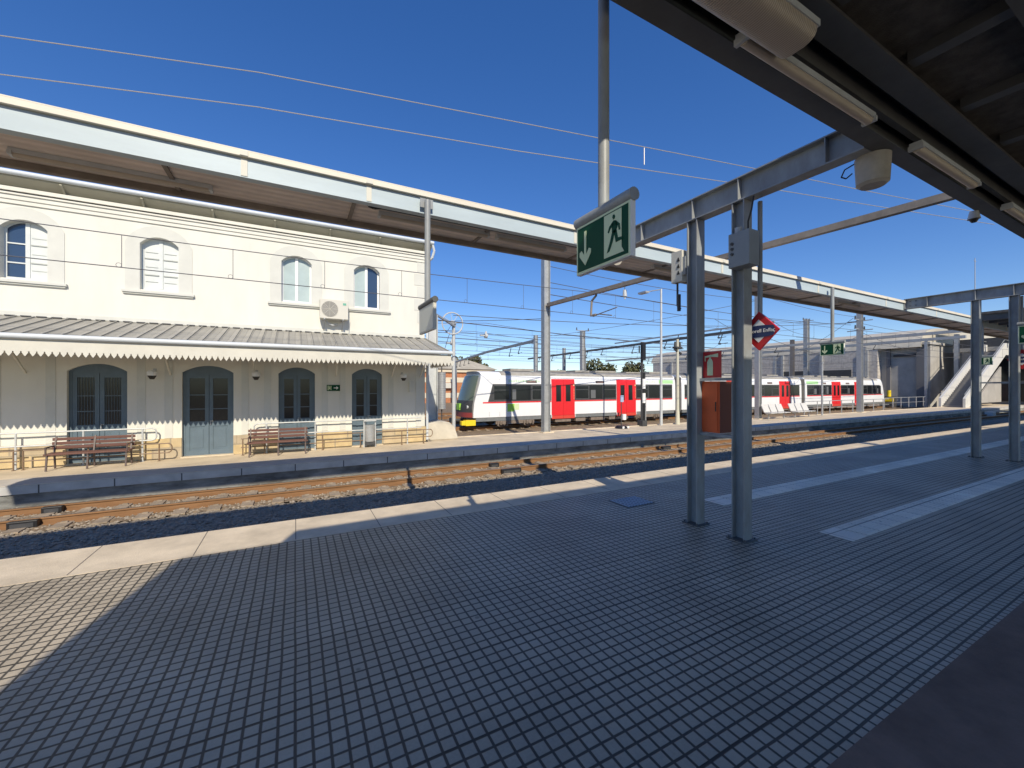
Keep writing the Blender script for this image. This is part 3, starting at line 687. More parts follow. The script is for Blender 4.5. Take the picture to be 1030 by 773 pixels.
def window(i, xa, xb, kind):
    za, zs, rise = 5.17, 6.56, .23; c = (xa + xb) / 2; yf = WY + .2
    # surround: flat arched band just proud of the wall
    mb = MB(); bw = .34
    mb.box(xa - bw, xa - .0, WY - .016, WY - .001, za - .05, zs); mb.box(xb, xb + bw, WY - .016, WY - .001, za - .05, zs)
    inn = arch(xa, xb, zs, rise); out = arch(xa - bw, xb + bw, zs, rise + .34)
    for k in range(len(inn) - 1): mb.prism([inn[k + 1], inn[k], out[k], out[k + 1]], 'y', WY - .016, WY - .001)
    wn = mb.build('window', M_trim, sb); tag(wn, None)
    MB().box(xa - bw - .06, xb + bw + .06, WY - .10, WY + .0, za - .115, za - .05).box(xa - bw - .03, xb + bw + .03, WY - .06, WY - .0, za - .16, za - .115).build('sill', M_trim, wn)
    fr = MB(); t = .055
    pts = arch(xa, xb, zs, rise); ptsi = arch(xa + t, xb - t, zs - .0, rise - .03)
    fr.box(xa, xa + t, yf - .03, yf + .03, za, zs).box(xb - t, xb, yf - .03, yf + .03, za, zs).box(xa + t, xb - t, yf - .03, yf + .03, za, za + .07)
    for k in range(len(pts) - 1): fr.prism([ptsi[k + 1], ptsi[k], pts[k], pts[k + 1]], 'y', yf - .03, yf + .03)
    fr.box(c - .045, c + .045, yf - .038, yf + .03, za + .07, zs + rise - .03)
    if kind == 1:
        for z in (5.62, 6.15): fr.box(xa + t, c - .045, yf - .028, yf + .02, z, z + .035)
    fr.build('frame', M_signw if kind in (3, 4) else M_shutter, wn)
    def leaf(a, b, m, nm, y):
        top = [p for p in arch(xa + t, xb - t, zs, rise - .03) if a - 1e-6 <= p[0] <= b + 1e-6]
        q = MB(); pp = [(a, za + .07), (b, za + .07)] + ([(b, top[0][1])] if top and top[0][0] < b - 1e-4 else []) + top + ([(a, top[-1][1])] if top and top[-1][0] > a + 1e-4 else [])
        q.prism(pp, 'y', y, y + .01); return q.build(nm, m, wn)
    if kind == 1:
        leaf(xa + t, c - .045, M_glassbl, 'pane', yf); leaf(c + .045, xb - t, M_shutter, 'shutter', yf - .02)
    elif kind in (0, 2):
        leaf(xa + t, c - .045, M_shutter, 'shutter', yf - .015); leaf(c + .045, xb - t, M_shutter, 'shutter', yf - .015)
    elif kind == 3:
        leaf(xa + t, c - .045, M_glasscurt, 'pane', yf); leaf(c + .045, xb - t, M_glasscurt, 'pane', yf)
    else:
        leaf(xa + t, c - .045, M_glasscurt, 'pane', yf); leaf(c + .045, xb - t, M_glassbl, 'pane', yf)
    if kind in (0, 1, 2):
        lv = MB()
        for a, b in (((xa + t, c - .045),) if kind != 1 else ()) + ((c + .045, xb - t),):
            for z in (5.65, 6.15): lv.box(a + .01, b - .01, yf - .045, yf - .022, z, z + .03)
            for z in (5.45, 5.9, 6.35): lv.box(a + .03, b - .03, yf - .032, yf - .022, z, z + .012)
        build_split(lv, 'slat', mat('slat_shade', (.48, .50, .46), .6), wn)
for i, (a, b, k) in enumerate(UP): window(i, a, b, int(k))

def door(xa, xb, k):
    zs, rise, yf = 2.68, .22, WY + .16; c = (xa + xb) / 2; t = .07
    mb = MB(); pts = arch(xa, xb, zs, rise)
    ptsi = arch(xa + t, xb - t, zs - .02, rise - .03)
    mb.box(xa, xa + t, yf - .04, yf + .04, 0, zs).box(xb - t, xb, yf - .04, yf + .04, 0, zs)
    for q in range(len(pts) - 1): mb.prism([ptsi[q + 1], ptsi[q], pts[q], pts[q + 1]], 'y', yf - .04, yf + .04)
    d = mb.build('door', M_door, sb)
    gt = 2.5
    for s, (a, b) in enumerate(((xa + t, c - .006), (c + .006, xb - t))):
        lf = MB(); st = .10
        lf.box(a, a + st, yf - .03, yf + .02, .03, 2.62).box(b - st, b, yf - .03, yf + .02, .03, 2.62)
        lf.box(a + st, b - st, yf - .03, yf + .02, .03, .2).box(a + st, b - st, yf - .03, yf + .02, .95, 1.12).box(a + st, b - st, yf - .03, yf + .02, gt, 2.62)
        lf.box(a + st, b - st, yf - .01, yf + .01, .2, .95)
        lf.box(a + st + .05, b - st - .05, yf - .022, yf - .01, .27, .88)
        lo = lf.build('leaf', M_door, d)
        MB().box(a + st, b - st, yf - .004, yf + .004, 1.12, gt).build('pane', M_glass, d)
        bars = MB()
        for z in (1.5, 1.95): bars.box(a + st, b - st, yf - .02, yf - .005, z, z + .025)
        if k == 1:
            for n in range(6):
                xx = a + st + (b - a - 2 * st) * (n + .5) / 6; bars.cyl((xx, yf - .015, 1.12), (xx, yf - .015, gt), .006, n=5)
        bars.build('bars', M_door, d)
        if k in (3, 4): MB().box(a + st + .02, b - st - .02, yf + .02, yf + .025, 1.14, 2.05).build('curtain', mat('brown_curtain' if k == 3 else 'white_curtain', (.30, .12, .06) if k == 3 else (.4, .42, .42), .8), d)
    MB().box(c + .03, c + .05, yf - .07, yf - .03, 1.0, 1.14).cyl((c + .04, yf - .08, 1.12), (c + .12, yf - .08, 1.12), .01, n=6).build('handle', M_galv, d)
    # panel over leaves
    q = MB(); q.prism([(xa + t, 2.62), (xb - t, 2.62)] + [p for p in ptsi], 'y', yf - .02, yf + .01); q.build('transom', M_door, d)
    MB().box(xa - .02, xb + .02, WY - .1, WY + .3, .003, .035).build('threshold', M_conc, d)
for a, b, k in DN: door(a, b, k)

# awning
AY = 13.6; AX1 = 4.82
MB().add([(BX0, WY - .002, 4.14), (BX1 + .0, WY - .002, 4.14), (AX1, AY, 3.42), (BX0, AY, 3.42), (BX0, WY - .002, 4.09), (BX1, WY - .002, 4.09), (AX1, AY, 3.37), (BX0, AY, 3.37)],
         [(0, 1, 2, 3), (7, 6, 5, 4), (0, 4, 5, 1), (1, 5, 6, 2), (2, 6, 7, 3), (3, 7, 4, 0)]).build('awning', M_awning, sb)
mb = MB()
for i in range(52):
    x = BX0 + .2 + i * .34
    if x < BX1 - .1: mb.bar((x, WY - .03, 4.155), (x + .01, AY + .02, 3.437), .022, .03)
mb.bar((BX1, WY - .03, 4.155), (AX1 - .01, AY + .02, 3.437), .04, .04)
mb.build('awning_seams', M_awning, sb)
mb = MB()
for i in range(60):
    x = BX0 + .1 + i * .30
    if x < BX1 - .2: mb.box(x, x + .2, WY - .05, WY - .003, 4.145, 4.175)
build_split(mb, 'flashing', M_dkgrey, sb)
MB().cyl((BX0, AY - .05, 3.40), (AX1 + .02, AY - .05, 3.40), .065, n=12).build('awning_gutter', M_gutter, sb, smooth=True)
# valance : scalloped boards
mb = MB(); pitch = .128; x = BX0
vz0, vz1 = 3.05, 3.33
mb.box(BX0, AX1, AY - .012, AY + .012, 3.12, vz1)
while x < AX1 - .01:
    xe = min(x + pitch, AX1); c = x + pitch / 2
    mb.prism([(x, 3.12), (x, 3.055), (x + .014, 3.05), (x + .012, 3.02), (x + .028, 2.995), (c - .014, 2.955), (c, 2.94), (c + .014, 2.955), (x + pitch - .028, 2.995), (x + pitch - .012, 3.02), (x + pitch - .014, 3.05), (x + pitch, 3.055), (x + pitch, 3.12)], 'y', AY - .012, AY + .012)
    x += pitch
mb.build('valance', M_scallop, sb)
mb = MB().box(AX1 - .02, AX1 + .003, AY + .012, WY - .06, 3.1, 3.36)
y = AY + .05
while y < WY - .2:
    mb.prism([(y, 3.1), (y, 3.03), (y + .1, 2.94), (y + .2, 3.03), (y + .2, 3.1)], 'x', AX1 - .02, AX1 + .003); y += .2
mb.build('side_valance', M_scallop, sb)
mb = MB()
for x in (-11.8, -9.2, -6.5, -3.4, -1.2, 1.3, 3.3, 4.4):
    mb.bar((x, WY - .03, 3.1), (x, AY + .5, 3.42), .05, .07).bar((x, WY - .03, 2.6), (x, WY - .75, 3.2), .04, .05)
build_split(mb, 'awning_bracket', M_scallop, sb)
MB().box(BX0, BX1, AY + .1, WY - .05, 3.37, 3.372).build('awning_ceiling', M_scallop, sb)
# small exit sign on the wall
ws = empty('wall_exit_sign', (1.22, WY, 2.18), 'small green exit sign with white arrow on the wall between the two right doors', 'sign')
MB().box(1.0, 1.44, WY - .03, WY - .013, 2.07, 2.29).build('panel', M_exitg, ws)
mb = MB().box(1.23, 1.33, WY - .034, WY - .03, 2.165, 2.195); mb.prism([(1.32, 2.12), (1.39, 2.18), (1.32, 2.24)], 'y', WY - .034, WY - .03); mb.build('arrow', M_signw, ws)
mb = MB().box(1.03, 1.06, WY - .034, WY - .03, 2.1, 2.26).box(1.13, 1.15, WY - .034, WY - .03, 2.1, 2.26).box(1.075, 1.115, WY - .034, WY - .03, 2.13, 2.21).box(1.08, 1.11, WY - .034, WY - .03, 2.225, 2.25); mb.build('figure', M_exitp, ws)
# box near the right corner
cb = MB().box(3.95, 4.12, WY - .09, WY - .001, 2.0, 2.45); tag(cb.build('wall_box', M_trim), 'cream cable box on the wall near the right corner of the building', 'box')
# wall lamps
l0 = None
for x, lb in ((-3.78, 'white globe wall lamp between the first and second doors'), (-1.14, 'white globe wall lamp between the second and third doors'), (3.68, 'white globe wall lamp beside the rightmost door')):
    if l0 is None:
        e = empty('wall_lamp', (x, WY, 2.5), lb, 'lamp', 'globe lamps on the station wall')
        MB().cyl((x, WY - .02, 2.7), (x, WY - .30, 2.72), .012, n=6).box(x - .04, x + .04, WY - .02, WY - .001, 2.62, 2.78).build('arm', M_galv, e)
        MB().cyl((x, WY - .30, 2.72), (x, WY - .30, 2.66), .07, .12, n=16).cyl((x, WY - .30, 2.66), (x, WY - .30, 2.56), .125, .115, n=16).build('shade', M_signw, e, smooth=True)
        MB().cyl((x, WY - .30, 2.56), (x, WY - .30, 2.45), .11, .05, n=16).build('bowl', M_black, e, smooth=True)
        l0 = e
    else: copy_tree(l0, (x, WY, 2.5), lb)
# air conditioner
ac = empty('air_conditioner', (1.22, WY - .3, 4.55), 'cream air conditioning unit on brackets above the awning between two windows', 'air conditioner')
MB().box(.76, 1.68, WY - .45, WY - .1, 4.62, 5.30).build('case', M_boxcream, ac, bevel=.015)
MB().cyl((1.07, WY - .452, 4.96), (1.07, WY - .462, 4.96), .27, n=28).build('fan_grille', mat('grille', (.26, .25, .23), .6), ac)
mb = MB()
for k in range(7): mb.ring((1.07, WY - .47, 4.96), .04 + k * .037, .005, 'y', 20)
for k in range(8):
    a = k * PI / 4; mb.cyl((1.07, WY - .47, 4.96), (1.07 + .27 * math.cos(a), WY - .47, 4.96 + .27 * math.sin(a)), .005, n=4)
mb.build('guard', M_boxcream, ac)
MB().box(1.5, 1.61, WY - .456, WY - .45, 5.12, 5.2).build('badge', mat('badge_green', (.15, .42, .30), .4), ac)
MB().bar((.9, WY - .5, 4.6), (.9, WY - .01, 4.6), .04).bar((1.5, WY - .5, 4.6), (1.5, WY - .01, 4.6), .04).bar((.9, WY - .45, 4.58), (.9, WY - .01, 4.25), .03).bar((1.5, WY - .45, 4.58), (1.5, WY - .01, 4.25), .03).build('bracket', M_galv, ac)
MB().tube([(1.68, WY - .2, 4.75), (1.75, WY - .15, 4.7), (1.74, WY - .05, 4.2)], .015, 6).tube([(.98, WY - .2, 4.62), (1.0, WY - .2, 4.5), (1.2, WY - .2, 4.42), (1.35, WY - .1, 4.5)], .025, 6).build('pipes', M_galvlight, ac)

# ------------------------------------------------------------------ benches, rails, bin
def bench(x0, L, y, label, first=None):
    if first: return copy_tree(first, (x0, y, 0), label)
    e = empty('bench', (x0, y, 0), label, 'bench', 'slatted benches in front of the station building')
    mb = MB()
    for k in range(4): mb.box(x0 - .05, x0 + L + .05, y + .02 + k * .11, y + .11 + k * .11, .42 + (0 if k else -.01), .45)
    mb.build('seat', M_benchw, e, bevel=.006)
    mb = MB()
    for k in range(3): mb.box(x0 - .05, x0 + L + .05, y + .46 + k * .02, y + .48 + k * .02, .53 + k * .11, .61 + k * .11)
    mb.build('backrest', M_benchw, e, bevel=.006)
    for xx in (x0 + .02, x0 + L * .5, x0 + L - .02):
        lg = MB().bar((xx, y + .04, .42), (xx - (0 if xx > x0 + .1 else .0), y - .02, 0.004), .035).bar((xx, y + .42, .42), (xx, y + .46, 0.004), .035).bar((xx, y + .40, .41), (xx, y + .53, .86), .035).bar((xx, y, .405), (xx, y + .46, .405), .035)
        lg.build('leg', M_benchm, e)
    for xx in (x0 - .0, x0 + L): MB().bar((xx, y + .02, .44), (xx, y + .02, .62), .03).bar((xx, y, .62), (xx, y + .46, .62), .03).build('armrest', M_benchm, e)
    return e
b1 = bench(-5.8, 1.62, 15.2, 'brown slatted bench in front of the leftmost arched door')
bench(-1.30, 1.62, 15.2, 'brown slatted bench in front of the third door from the left', b1)

def hrail(nm, x0, x1, y, zs, posts, r, m, label, endcap=True, rz0=0.0, sag=None):
    e = empty(nm, ((x0 + x1) / 2, y, 0), label, 'railing')
    mb = MB()
    for z in zs: mb.cyl((x0, y, z), (x1, y, z), r, n=8)
    if endcap and len(zs) > 1:
        for xe, s in endcap:
            za, zb = zs[0], zs[1]
            mb.tube([(xe, y, za), (xe + s * .07, y, za - .03), (xe + s * .1, y, za - .09), (xe + s * .1, y, zb + .09), (xe + s * .07, y, zb + .03), (xe, y, zb)], r, 8)
    mb.build('handrail', m, e, smooth=True)
    for p in posts: MB().cyl((p, y, .002), (p, y, zs[0]), r * 1.15, n=8).cyl((p, y, .002), (p, y, .014), r * 2.5, n=10).build('post', m, e, smooth=True)
    return e
hrail('ramp_railing', -12.5, -3.8, 15.9, (.98, .62), (-11, -9.2, -7.9, -6.62, -5.3, -4.02), .021, M_galvlight, 'galvanised double ramp railing in front of the left windows', [(-3.8, 1)])
hrail('ramp_railing', -1.1, 4.4, 15.9, (1.0, .62), (-.85, .62, 2.3, 3.85), .021, M_galvlight, 'galvanised double ramp railing in front of the right hand doors', [(-1.1, -1)])
hrail('brown_railing', -12.5, -6.5, 15.75, (.52, .24), (-10, -8.4, -6.6), .016, M_brownrail, 'low brown railing at the far left of the station front', [])
hrail('brown_railing', -6.42, -3.35, 15.75, (.52, .24), (-6.42, -5.15, -3.6), .016, M_brownrail, 'low brown railing behind the left bench', [(-3.4, 1)])
hrail('brown_railing', -1.55, 4.75, 15.75, (.54, .26), (-1.5, -.9, .85, 2.1, 3.6, 4.45), .016, M_brownrail, 'low brown railing behind the right bench and litter bin', [(4.7, 1)])

lb_ = empty('litter_bin', (2.42, 15.75, 0), 'grey metal litter bin standing in front of the rightmost doors', 'bin')
MB().cyl((2.42, 15.7, .22), (2.42, 15.7, .82), .16, .19, n=20).build('basket', M_galv, lb_, smooth=True)
MB().cyl((2.22, 15.7, .004), (2.22, 15.7, .98), .025, n=8).cyl((2.62, 15.7, .004), (2.62, 15.7, .98), .025, n=8).build('leg', M_galvlight, lb_)
MB().box(2.2, 2.64, 15.6, 15.8, .96, 1.0).build('hood', M_galvlight, lb_)
MB().box(2.24, 2.6, 15.58, 15.82, .1, .22).build('base', M_dkgrey, lb_)

# ------------------------------------------------------------------ train
TY = 23.0; TW = 2.65
rows = [(.30, 1.0), (.6, 1.0), (1.18, 1.0), (1.8, .995), (2.37, .985), (2.75, .955), (2.98, .90), (3.10, .80), (3.17, .60), (3.19, .30)]
def car_body(x0, x1, front=False, rear=False):
    hw = TW / 2; yc = TY + hw
    secs = []
    def section(x, rake, bulge):
        pts = []
        loop = [(-1 * w, z) for z, w in rows] + [(w, z) for z, w in reversed(rows)]
        for a, z in loop:
            dx = rake * max(0, (z - .9)) ** 1.25 + bulge * abs(a) ** 3
            pts.append((x + dx, yc + a * hw, z))
        return pts
    mb = MB(); n = 2 * len(rows)
    def addsec(p): secs.append(p)
    if front: addsec(section(x0 - .35, .26, .42)); 
    else: addsec(section(x0, 0, 0))
    xm = x0 + 1.6 if front else x0 + .3
    addsec([(xm, p[1], p[2]) for p in section(x0, 0, 0)])
    xm2 = x1 - 1.6 if rear else x1 - .3
    addsec([(xm2, p[1], p[2]) for p in section(x0, 0, 0)])
    if rear: addsec([(2 * x1 - p[0], p[1], p[2]) for p in section(x1, .26, .22)])
    else: addsec(section(x1, 0, 0))
    vs = [q for s in secs for q in s]; fs = []
    for k in range(len(secs) - 1):
        for i in range(n):
            fs.append((k * n + i, k * n + (i + 1) % n, (k + 1) * n + (i + 1) % n, (k + 1) * n + i))
    # caps as strips across rows
    h = len(rows)
    for k in (0, len(secs) - 1):
        for i in range(h - 1): fs.append((k * n + i, k * n + i + 1, k * n + n - 2 - i, k * n + n - 1 - i))
    mb.add(vs, fs); return mb
def side_y(z):
    for (z0, w0), (z1, w1) in zip(rows[:-1], rows[1:]):
        if z0 <= z <= z1:
            w = w0 + (w1 - w0) * (z - z0) / (z1 - z0); break
    else: w = 1
    return TY + TW / 2 * (1 - w)
def side_panel(mb, xa, xb, za, zb, off, t=.02, xs=0, xe=0):
    """panel lying on the tilted body side; off = distance proud of it"""
    ya, yb = side_y(za) - off, side_y(zb) - off
    mb.add([(xa, ya, za), (xb, ya, za), (xb + xe, yb, zb), (xa + xs, yb, zb), (xa, ya + t, za), (xb, ya + t, za), (xb + xe, yb + t, zb), (xa + xs, yb + t, zb)],
           [(0, 1, 2, 3), (7, 6, 5, 4), (0, 4, 5, 1), (1, 5, 6, 2), (2, 6, 7, 3), (3, 7, 4, 0)])
def train_car(x0, x1, doors, front, rear, label):
    e = empty('train_car', ((x0 + x1) / 2, TY + TW / 2, RT), label, 'train car', 'cars of the white and red commuter train')
    car_body(x0, x1, front, rear).build('body', M_trwhite, e, smooth=True)
    yc = TY + TW / 2
    xr0 = x0 + (2.0 if front else .15); xr1 = x1 - (1.8 if rear else .15)
    MB().prism([(yc - 1.235, 2.94), (yc - 1.17, 3.07), (yc - .95, 3.18), (yc - .5, 3.23), (yc + .5, 3.23), (yc + .95, 3.18), (yc + 1.17, 3.07), (yc + 1.235, 2.94)], 'x', xr0, xr1).build('roof', M_trroof, e)
    mb = MB(); xx = xr0 + 1
    while xx < xr1 - 2:
        L = random.uniform(1.2, 2.2); mb.box(xx, xx + L, yc - .6, yc + .6, 3.25, 3.25 + random.uniform(.08, .16)); xx += L + random.uniform(.5, 1.4)
    build_split(mb, 'roof_equipment', M_trroof, e)
    # skirt
    mb = MB().box(x0 + (.25 if front else .1), x1 - (.25 if rear else .1), TY + .03, TY + TW - .03, .06, .32); mb.build('skirt', M_trskirt, e)
    # bands between doors
    segs = []; a = x0 + (1.05 if front else .35)
    for d in doors: segs.append((a, d - .97)); a = d + .97
    segs.append((a, x1 - (1.05 if rear else .35)))
    mb = MB()
    for k, (a, b) in enumerate(segs):
        side_panel(mb, a, b, 1.26, 2.37, .004, .03, xs=.33 if (front and k == 0) else 0, xe=-.33 if (rear and k == len(segs) - 1) else 0)
    mb.build('window_band', M_dkgrey, e)
    mb = MB()
    for k, (a, b) in enumerate(segs): side_panel(mb, a - (.35 if front and k == 0 else 0), b + (.35 if rear and k == len(segs) - 1 else 0), 1.17, 1.255, .006, .03)
    mb.build('red_stripe', M_trred, e)
    for k, (a, b) in enumerate(segs):
        n = max(1, int(round((b - a) / 1.35))); w = (b - a) / n
        for i in range(n):
            xa = a + i * w + .05; xb = a + (i + 1) * w - .05
            if front and k == 0 and i == 0: xa += .33
            m = MB(); side_panel(m, xa, xb, 1.34, 2.29, .012, .01); wd = m.build('window', M_glass, e)
            if i % 2 == 0 and n > 1:
                m = MB()
                for q in ((xa, xa + .03, 1.34, 2.29), (xb - .03, xb, 1.34, 2.29), (xa + .03, xb - .03, 2.25, 2.29), (xa + .03, xb - .03, 1.34, 1.38), (xa + .03, xb - .03, 1.98, 2.01)): side_panel(m, *q, .02, .01)
                m.build('frame', M_steeldk, wd)
            elif random.random() < .5:
                m = MB(); side_panel(m, xa + .1, xa + .1 + random.uniform(.25, .5), 1.38, random.uniform(1.9, 2.2), .0135, .002); m.build('blind', mat('blind', (.13, .135, .14), .4), wd)
    for d in doors:
        for s in (-1, 1):
            a, b = (d - .95, d - .008) if s < 0 else (d + .008, d + .95)
            m = MB(); side_panel(m, a, b, .26, 1.8, .035, .04); side_panel(m, a, b, 1.8, 2.37, .035, .04); side_panel(m, a, b, 2.37, 2.72, .035, .04); dr = m.build('door', M_trred, e)
            m = MB(); c = (a + b) / 2 - s * .08; side_panel(m, c - .2, c + .2, 1.2, 1.8, .045, .01); side_panel(m, c - .2, c + .2, 1.8, 2.32, .045, .01); m.build('pane', M_glass, dr)
            m = MB(); side_panel(m, a, b, .03, .25, .05, .04); m.build('sill', M_trredk, dr)
        m = MB()
        for k in range(7): side_panel(m, d + .86, d + .90, 1.35 + k * .11, 1.40 + k * .11, .05, .01)
        side_panel(m, d + .82, d + .92, 2.25, 2.35, .05, .01); m.build('door_markings', mat('door_marks', (.75, .55, .3), .5), e)
        m = MB(); side_panel(m, d - 1.02, d - .95, .1, .3, .06, .05); side_panel(m, d + .95, d + 1.02, .1, .3, .06, .05); m.build('door_guides', M_galvlight, e)
        if True:
            m = MB(); xx = d - 2.9; side_panel(m, xx, xx + .8, 2.45, 2.62, .006, .02); dp = m.build('destination_display', M_dkgrey, e)
            MB().box(xx + .08, xx + .72, side_y(2.53) - .012, side_y(2.53) - .008, 2.50, 2.56).build('display_text', mat('display_dim', (.32, .20, .18), .5), dp)
    # bogies and underframe boxes
    for bx in (x0 + 3.0, x1 - 3.0):
        bg_ = MB().box(bx - 1.4, bx + 1.4, TY + .02, TY + .12, -.15, .05).box(bx - .3, bx + .3, TY + .2, TY + 2.4, -.02, .1).build('bogie', M_under, e)
        for q in (-.95, .95):
            MB().cyl((bx + q, TY + .15, .04), (bx + q, TY + .28, .04), .39, n=22).cyl((bx + q, TY + 1.8, .04), (bx + q, TY + 1.92, .04), .39, n=22).cyl((bx + q, TY + .28, .04), (bx + q, TY + 1.8, .04), .08, n=10).build('wheel', M_under, bg_, smooth=True)
            MB().box(bx + q - .18, bx + q + .18, TY - .06, TY + .02, -.19, .04).cyl((bx + q, TY - .06, -.06), (bx + q, TY - .12, -.06), .1, n=10).cyl((bx + q + .32, TY - .03, -.24), (bx + q + .32, TY - .03, .02), .05, n=8).cyl((bx + q - .32, TY - .03, -.24), (bx + q - .32, TY - .03, .02), .05, n=8).build('axle_box', M_under, bg_)
    mb = MB(); xx = x0 + 5.0
    while xx < x1 - 5.2:
        L = random.uniform(.5, 1.5); mb.box(xx, xx + L, TY + .04, TY + 1.1, random.uniform(-.26, -.14), .015); xx += L + random.uniform(.1, .6)
    mb.bar((x0 + 5, TY + .2, -.05), (x1 - 5, TY + .2, -.05), .04)
    mb.build('underframe_boxes', M_under, e)
    return e
c1 = train_car(9.5, 27.25, (16.2, 21.95), True, False, 'front train car with dark sloping windscreen and yellow buffer beside the mast')
c2 = train_car(28.0, 45.9, (34.8, 42.9), False, False, 'middle train car partly hidden behind the orange fire cabinet')
c3 = train_car(46.6, 64.8, (52.9, 58.0), False, True, 'rear train car with a pale green panel at its left end')
for a, b, lb in ((27.2, 28.05, 'gangway'), (45.85, 46.65, 'gangway')):
    par = c1 if a < 30 else c2
    mb = MB()
    k = 9
    for i in range(k):
        x = a + (b - a) * (i + .5) / k; mb.box(x - .03, x + .03, TY + .08, TY + TW - .08, .2, 2.95)
    mb.box(a, b, TY + .14, TY + TW - .34, .26, 2.9); mb.build('gangway', mat('bellows', (.17, .165, .155), .85, noise=.3, nscale=4), par)
# front end of the first car
yc = TY + TW / 2
def fx(a, z, off=0): return 9.15 + .26 * max(0, z - .9) ** 1.25 + .42 * abs(a) ** 3 - off
def front_patch(nm, m, z0, z1, w0, w1, off, par, n=10, t=.03):
    mb = MB(); vs = []; fs = []
    Z = 8
    for layer in (0, 1):
        for j in range(Z + 1):
            z = z0 + (z1 - z0) * j / Z; ww = w0 + (w1 - w0) * j / Z
            for i in range(n + 1):
                a = -ww + 2 * ww * i / n; vs.append((fx(a, z, off) + layer * t, yc + a * TW / 2, z))
    N = (Z + 1) * (n + 1)
    for j in range(Z):
        for i in range(n):
            q = j * (n + 1) + i; fs.append((q, q + 1, q + n + 2, q + n + 1)); fs.append((N + q, N + q + n + 1, N + q + n + 2, N + q + 1))
    for i in range(n):
        q = Z * (n + 1) + i; fs.append((i, N + i, N + i + 1, i + 1)); fs.append((q, q + 1, N + q + 1, N + q))
    for j in range(Z):
        q = j * (n + 1); fs.append((q, q + n + 1, N + q + n + 1, N + q)); q += n; fs.append((q, N + q, N + q + n + 1, q + n + 1))
    mb.add(vs, fs); return mb.build(nm, m, par, smooth=True)
front_patch('windscreen', mat('windscreen_glass', (.11, .14, .11), .15, spec=.8), 1.35, 2.9, .93, .84, .02, c1)
front_patch('front_mask', M_dkgrey, .62, 1.36, .95, .935, .018, c1)
front_patch('front_lower', M_pinkred, .32, .62, .96, .95, .016, c1)
ws_ = MB().box(9.06, 9.2, yc - .25, yc + .25, .75, 1.15); ws_.build('green_plate', M_green, c1)
for s in (-1, 1):
    h = MB().cyl((fx(.75, 1.0, .06), yc + s * .95, .95), (fx(.75, 1.0, -.03), yc + s * .95, .95), .11, n=14).build('headlight', M_galvlight, c1)
MB().bar((9.38, yc - .2, 1.45), (fx(.2, 2.2, .04), yc + .15, 2.2), .025).build('wiper', M_black, c1)
MB().box(9.1, 9.75, TY + .05, TY + .5, -.18, .16).box(8.85, 9.12, TY + .1, TY + .42, -.14, .12).build('buffer', M_yellow, c1, bevel=.02)
MB().cyl((8.7, yc, .1), (9.6, yc, .1), .1, n=10).box(8.55, 8.75, yc - .2, yc + .2, -.05, .25).build('coupler', M_dkgrey, c1)
m = MB(); side_panel(m, 11.9, 12.4, .62, 1.12, .006, .01); m.build('logo_panel', M_green, c1)
m = MB(); side_panel(m, 12.4, 12.75, .72, 1.12, .006, .01); m.build('logo_shade', mat('lime_pale', (.62, .72, .42), .4), c1)
m = MB()
side_panel(m, 25.4, 27.0, 2.44, 2.72, .007, .01); m.build('green_panel', M_greenp, c1)
m = MB(); side_panel(m, 46.9, 49.2, 2.44, 2.74, .007, .01); m.build('green_panel', M_greenp, c3)
m = MB()
for k in range(14): side_panel(m, 12.0 + k * .17, 12.12 + k * .17, 2.5, 2.62 + (.05 if k % 3 == 0 else 0), .006, .006)
for k in range(9): side_panel(m, 23.3 + k * .2, 23.42 + k * .2, 2.52, 2.60 + (.04 if k % 3 == 1 else 0), .006, .006)
m.build('faded_lettering', mat('letter_green', (.55, .74, .50), .5), c1)
m = MB(); side_panel(m, 10.62, 10.64, .34, 2.7, .007, .01); side_panel(m, 11.35, 11.37, .34, 2.7, .007, .01); side_panel(m, 10.64, 11.35, 2.68, 2.70, .007, .01); m.build('cab_door_seam', M_galv, c1)

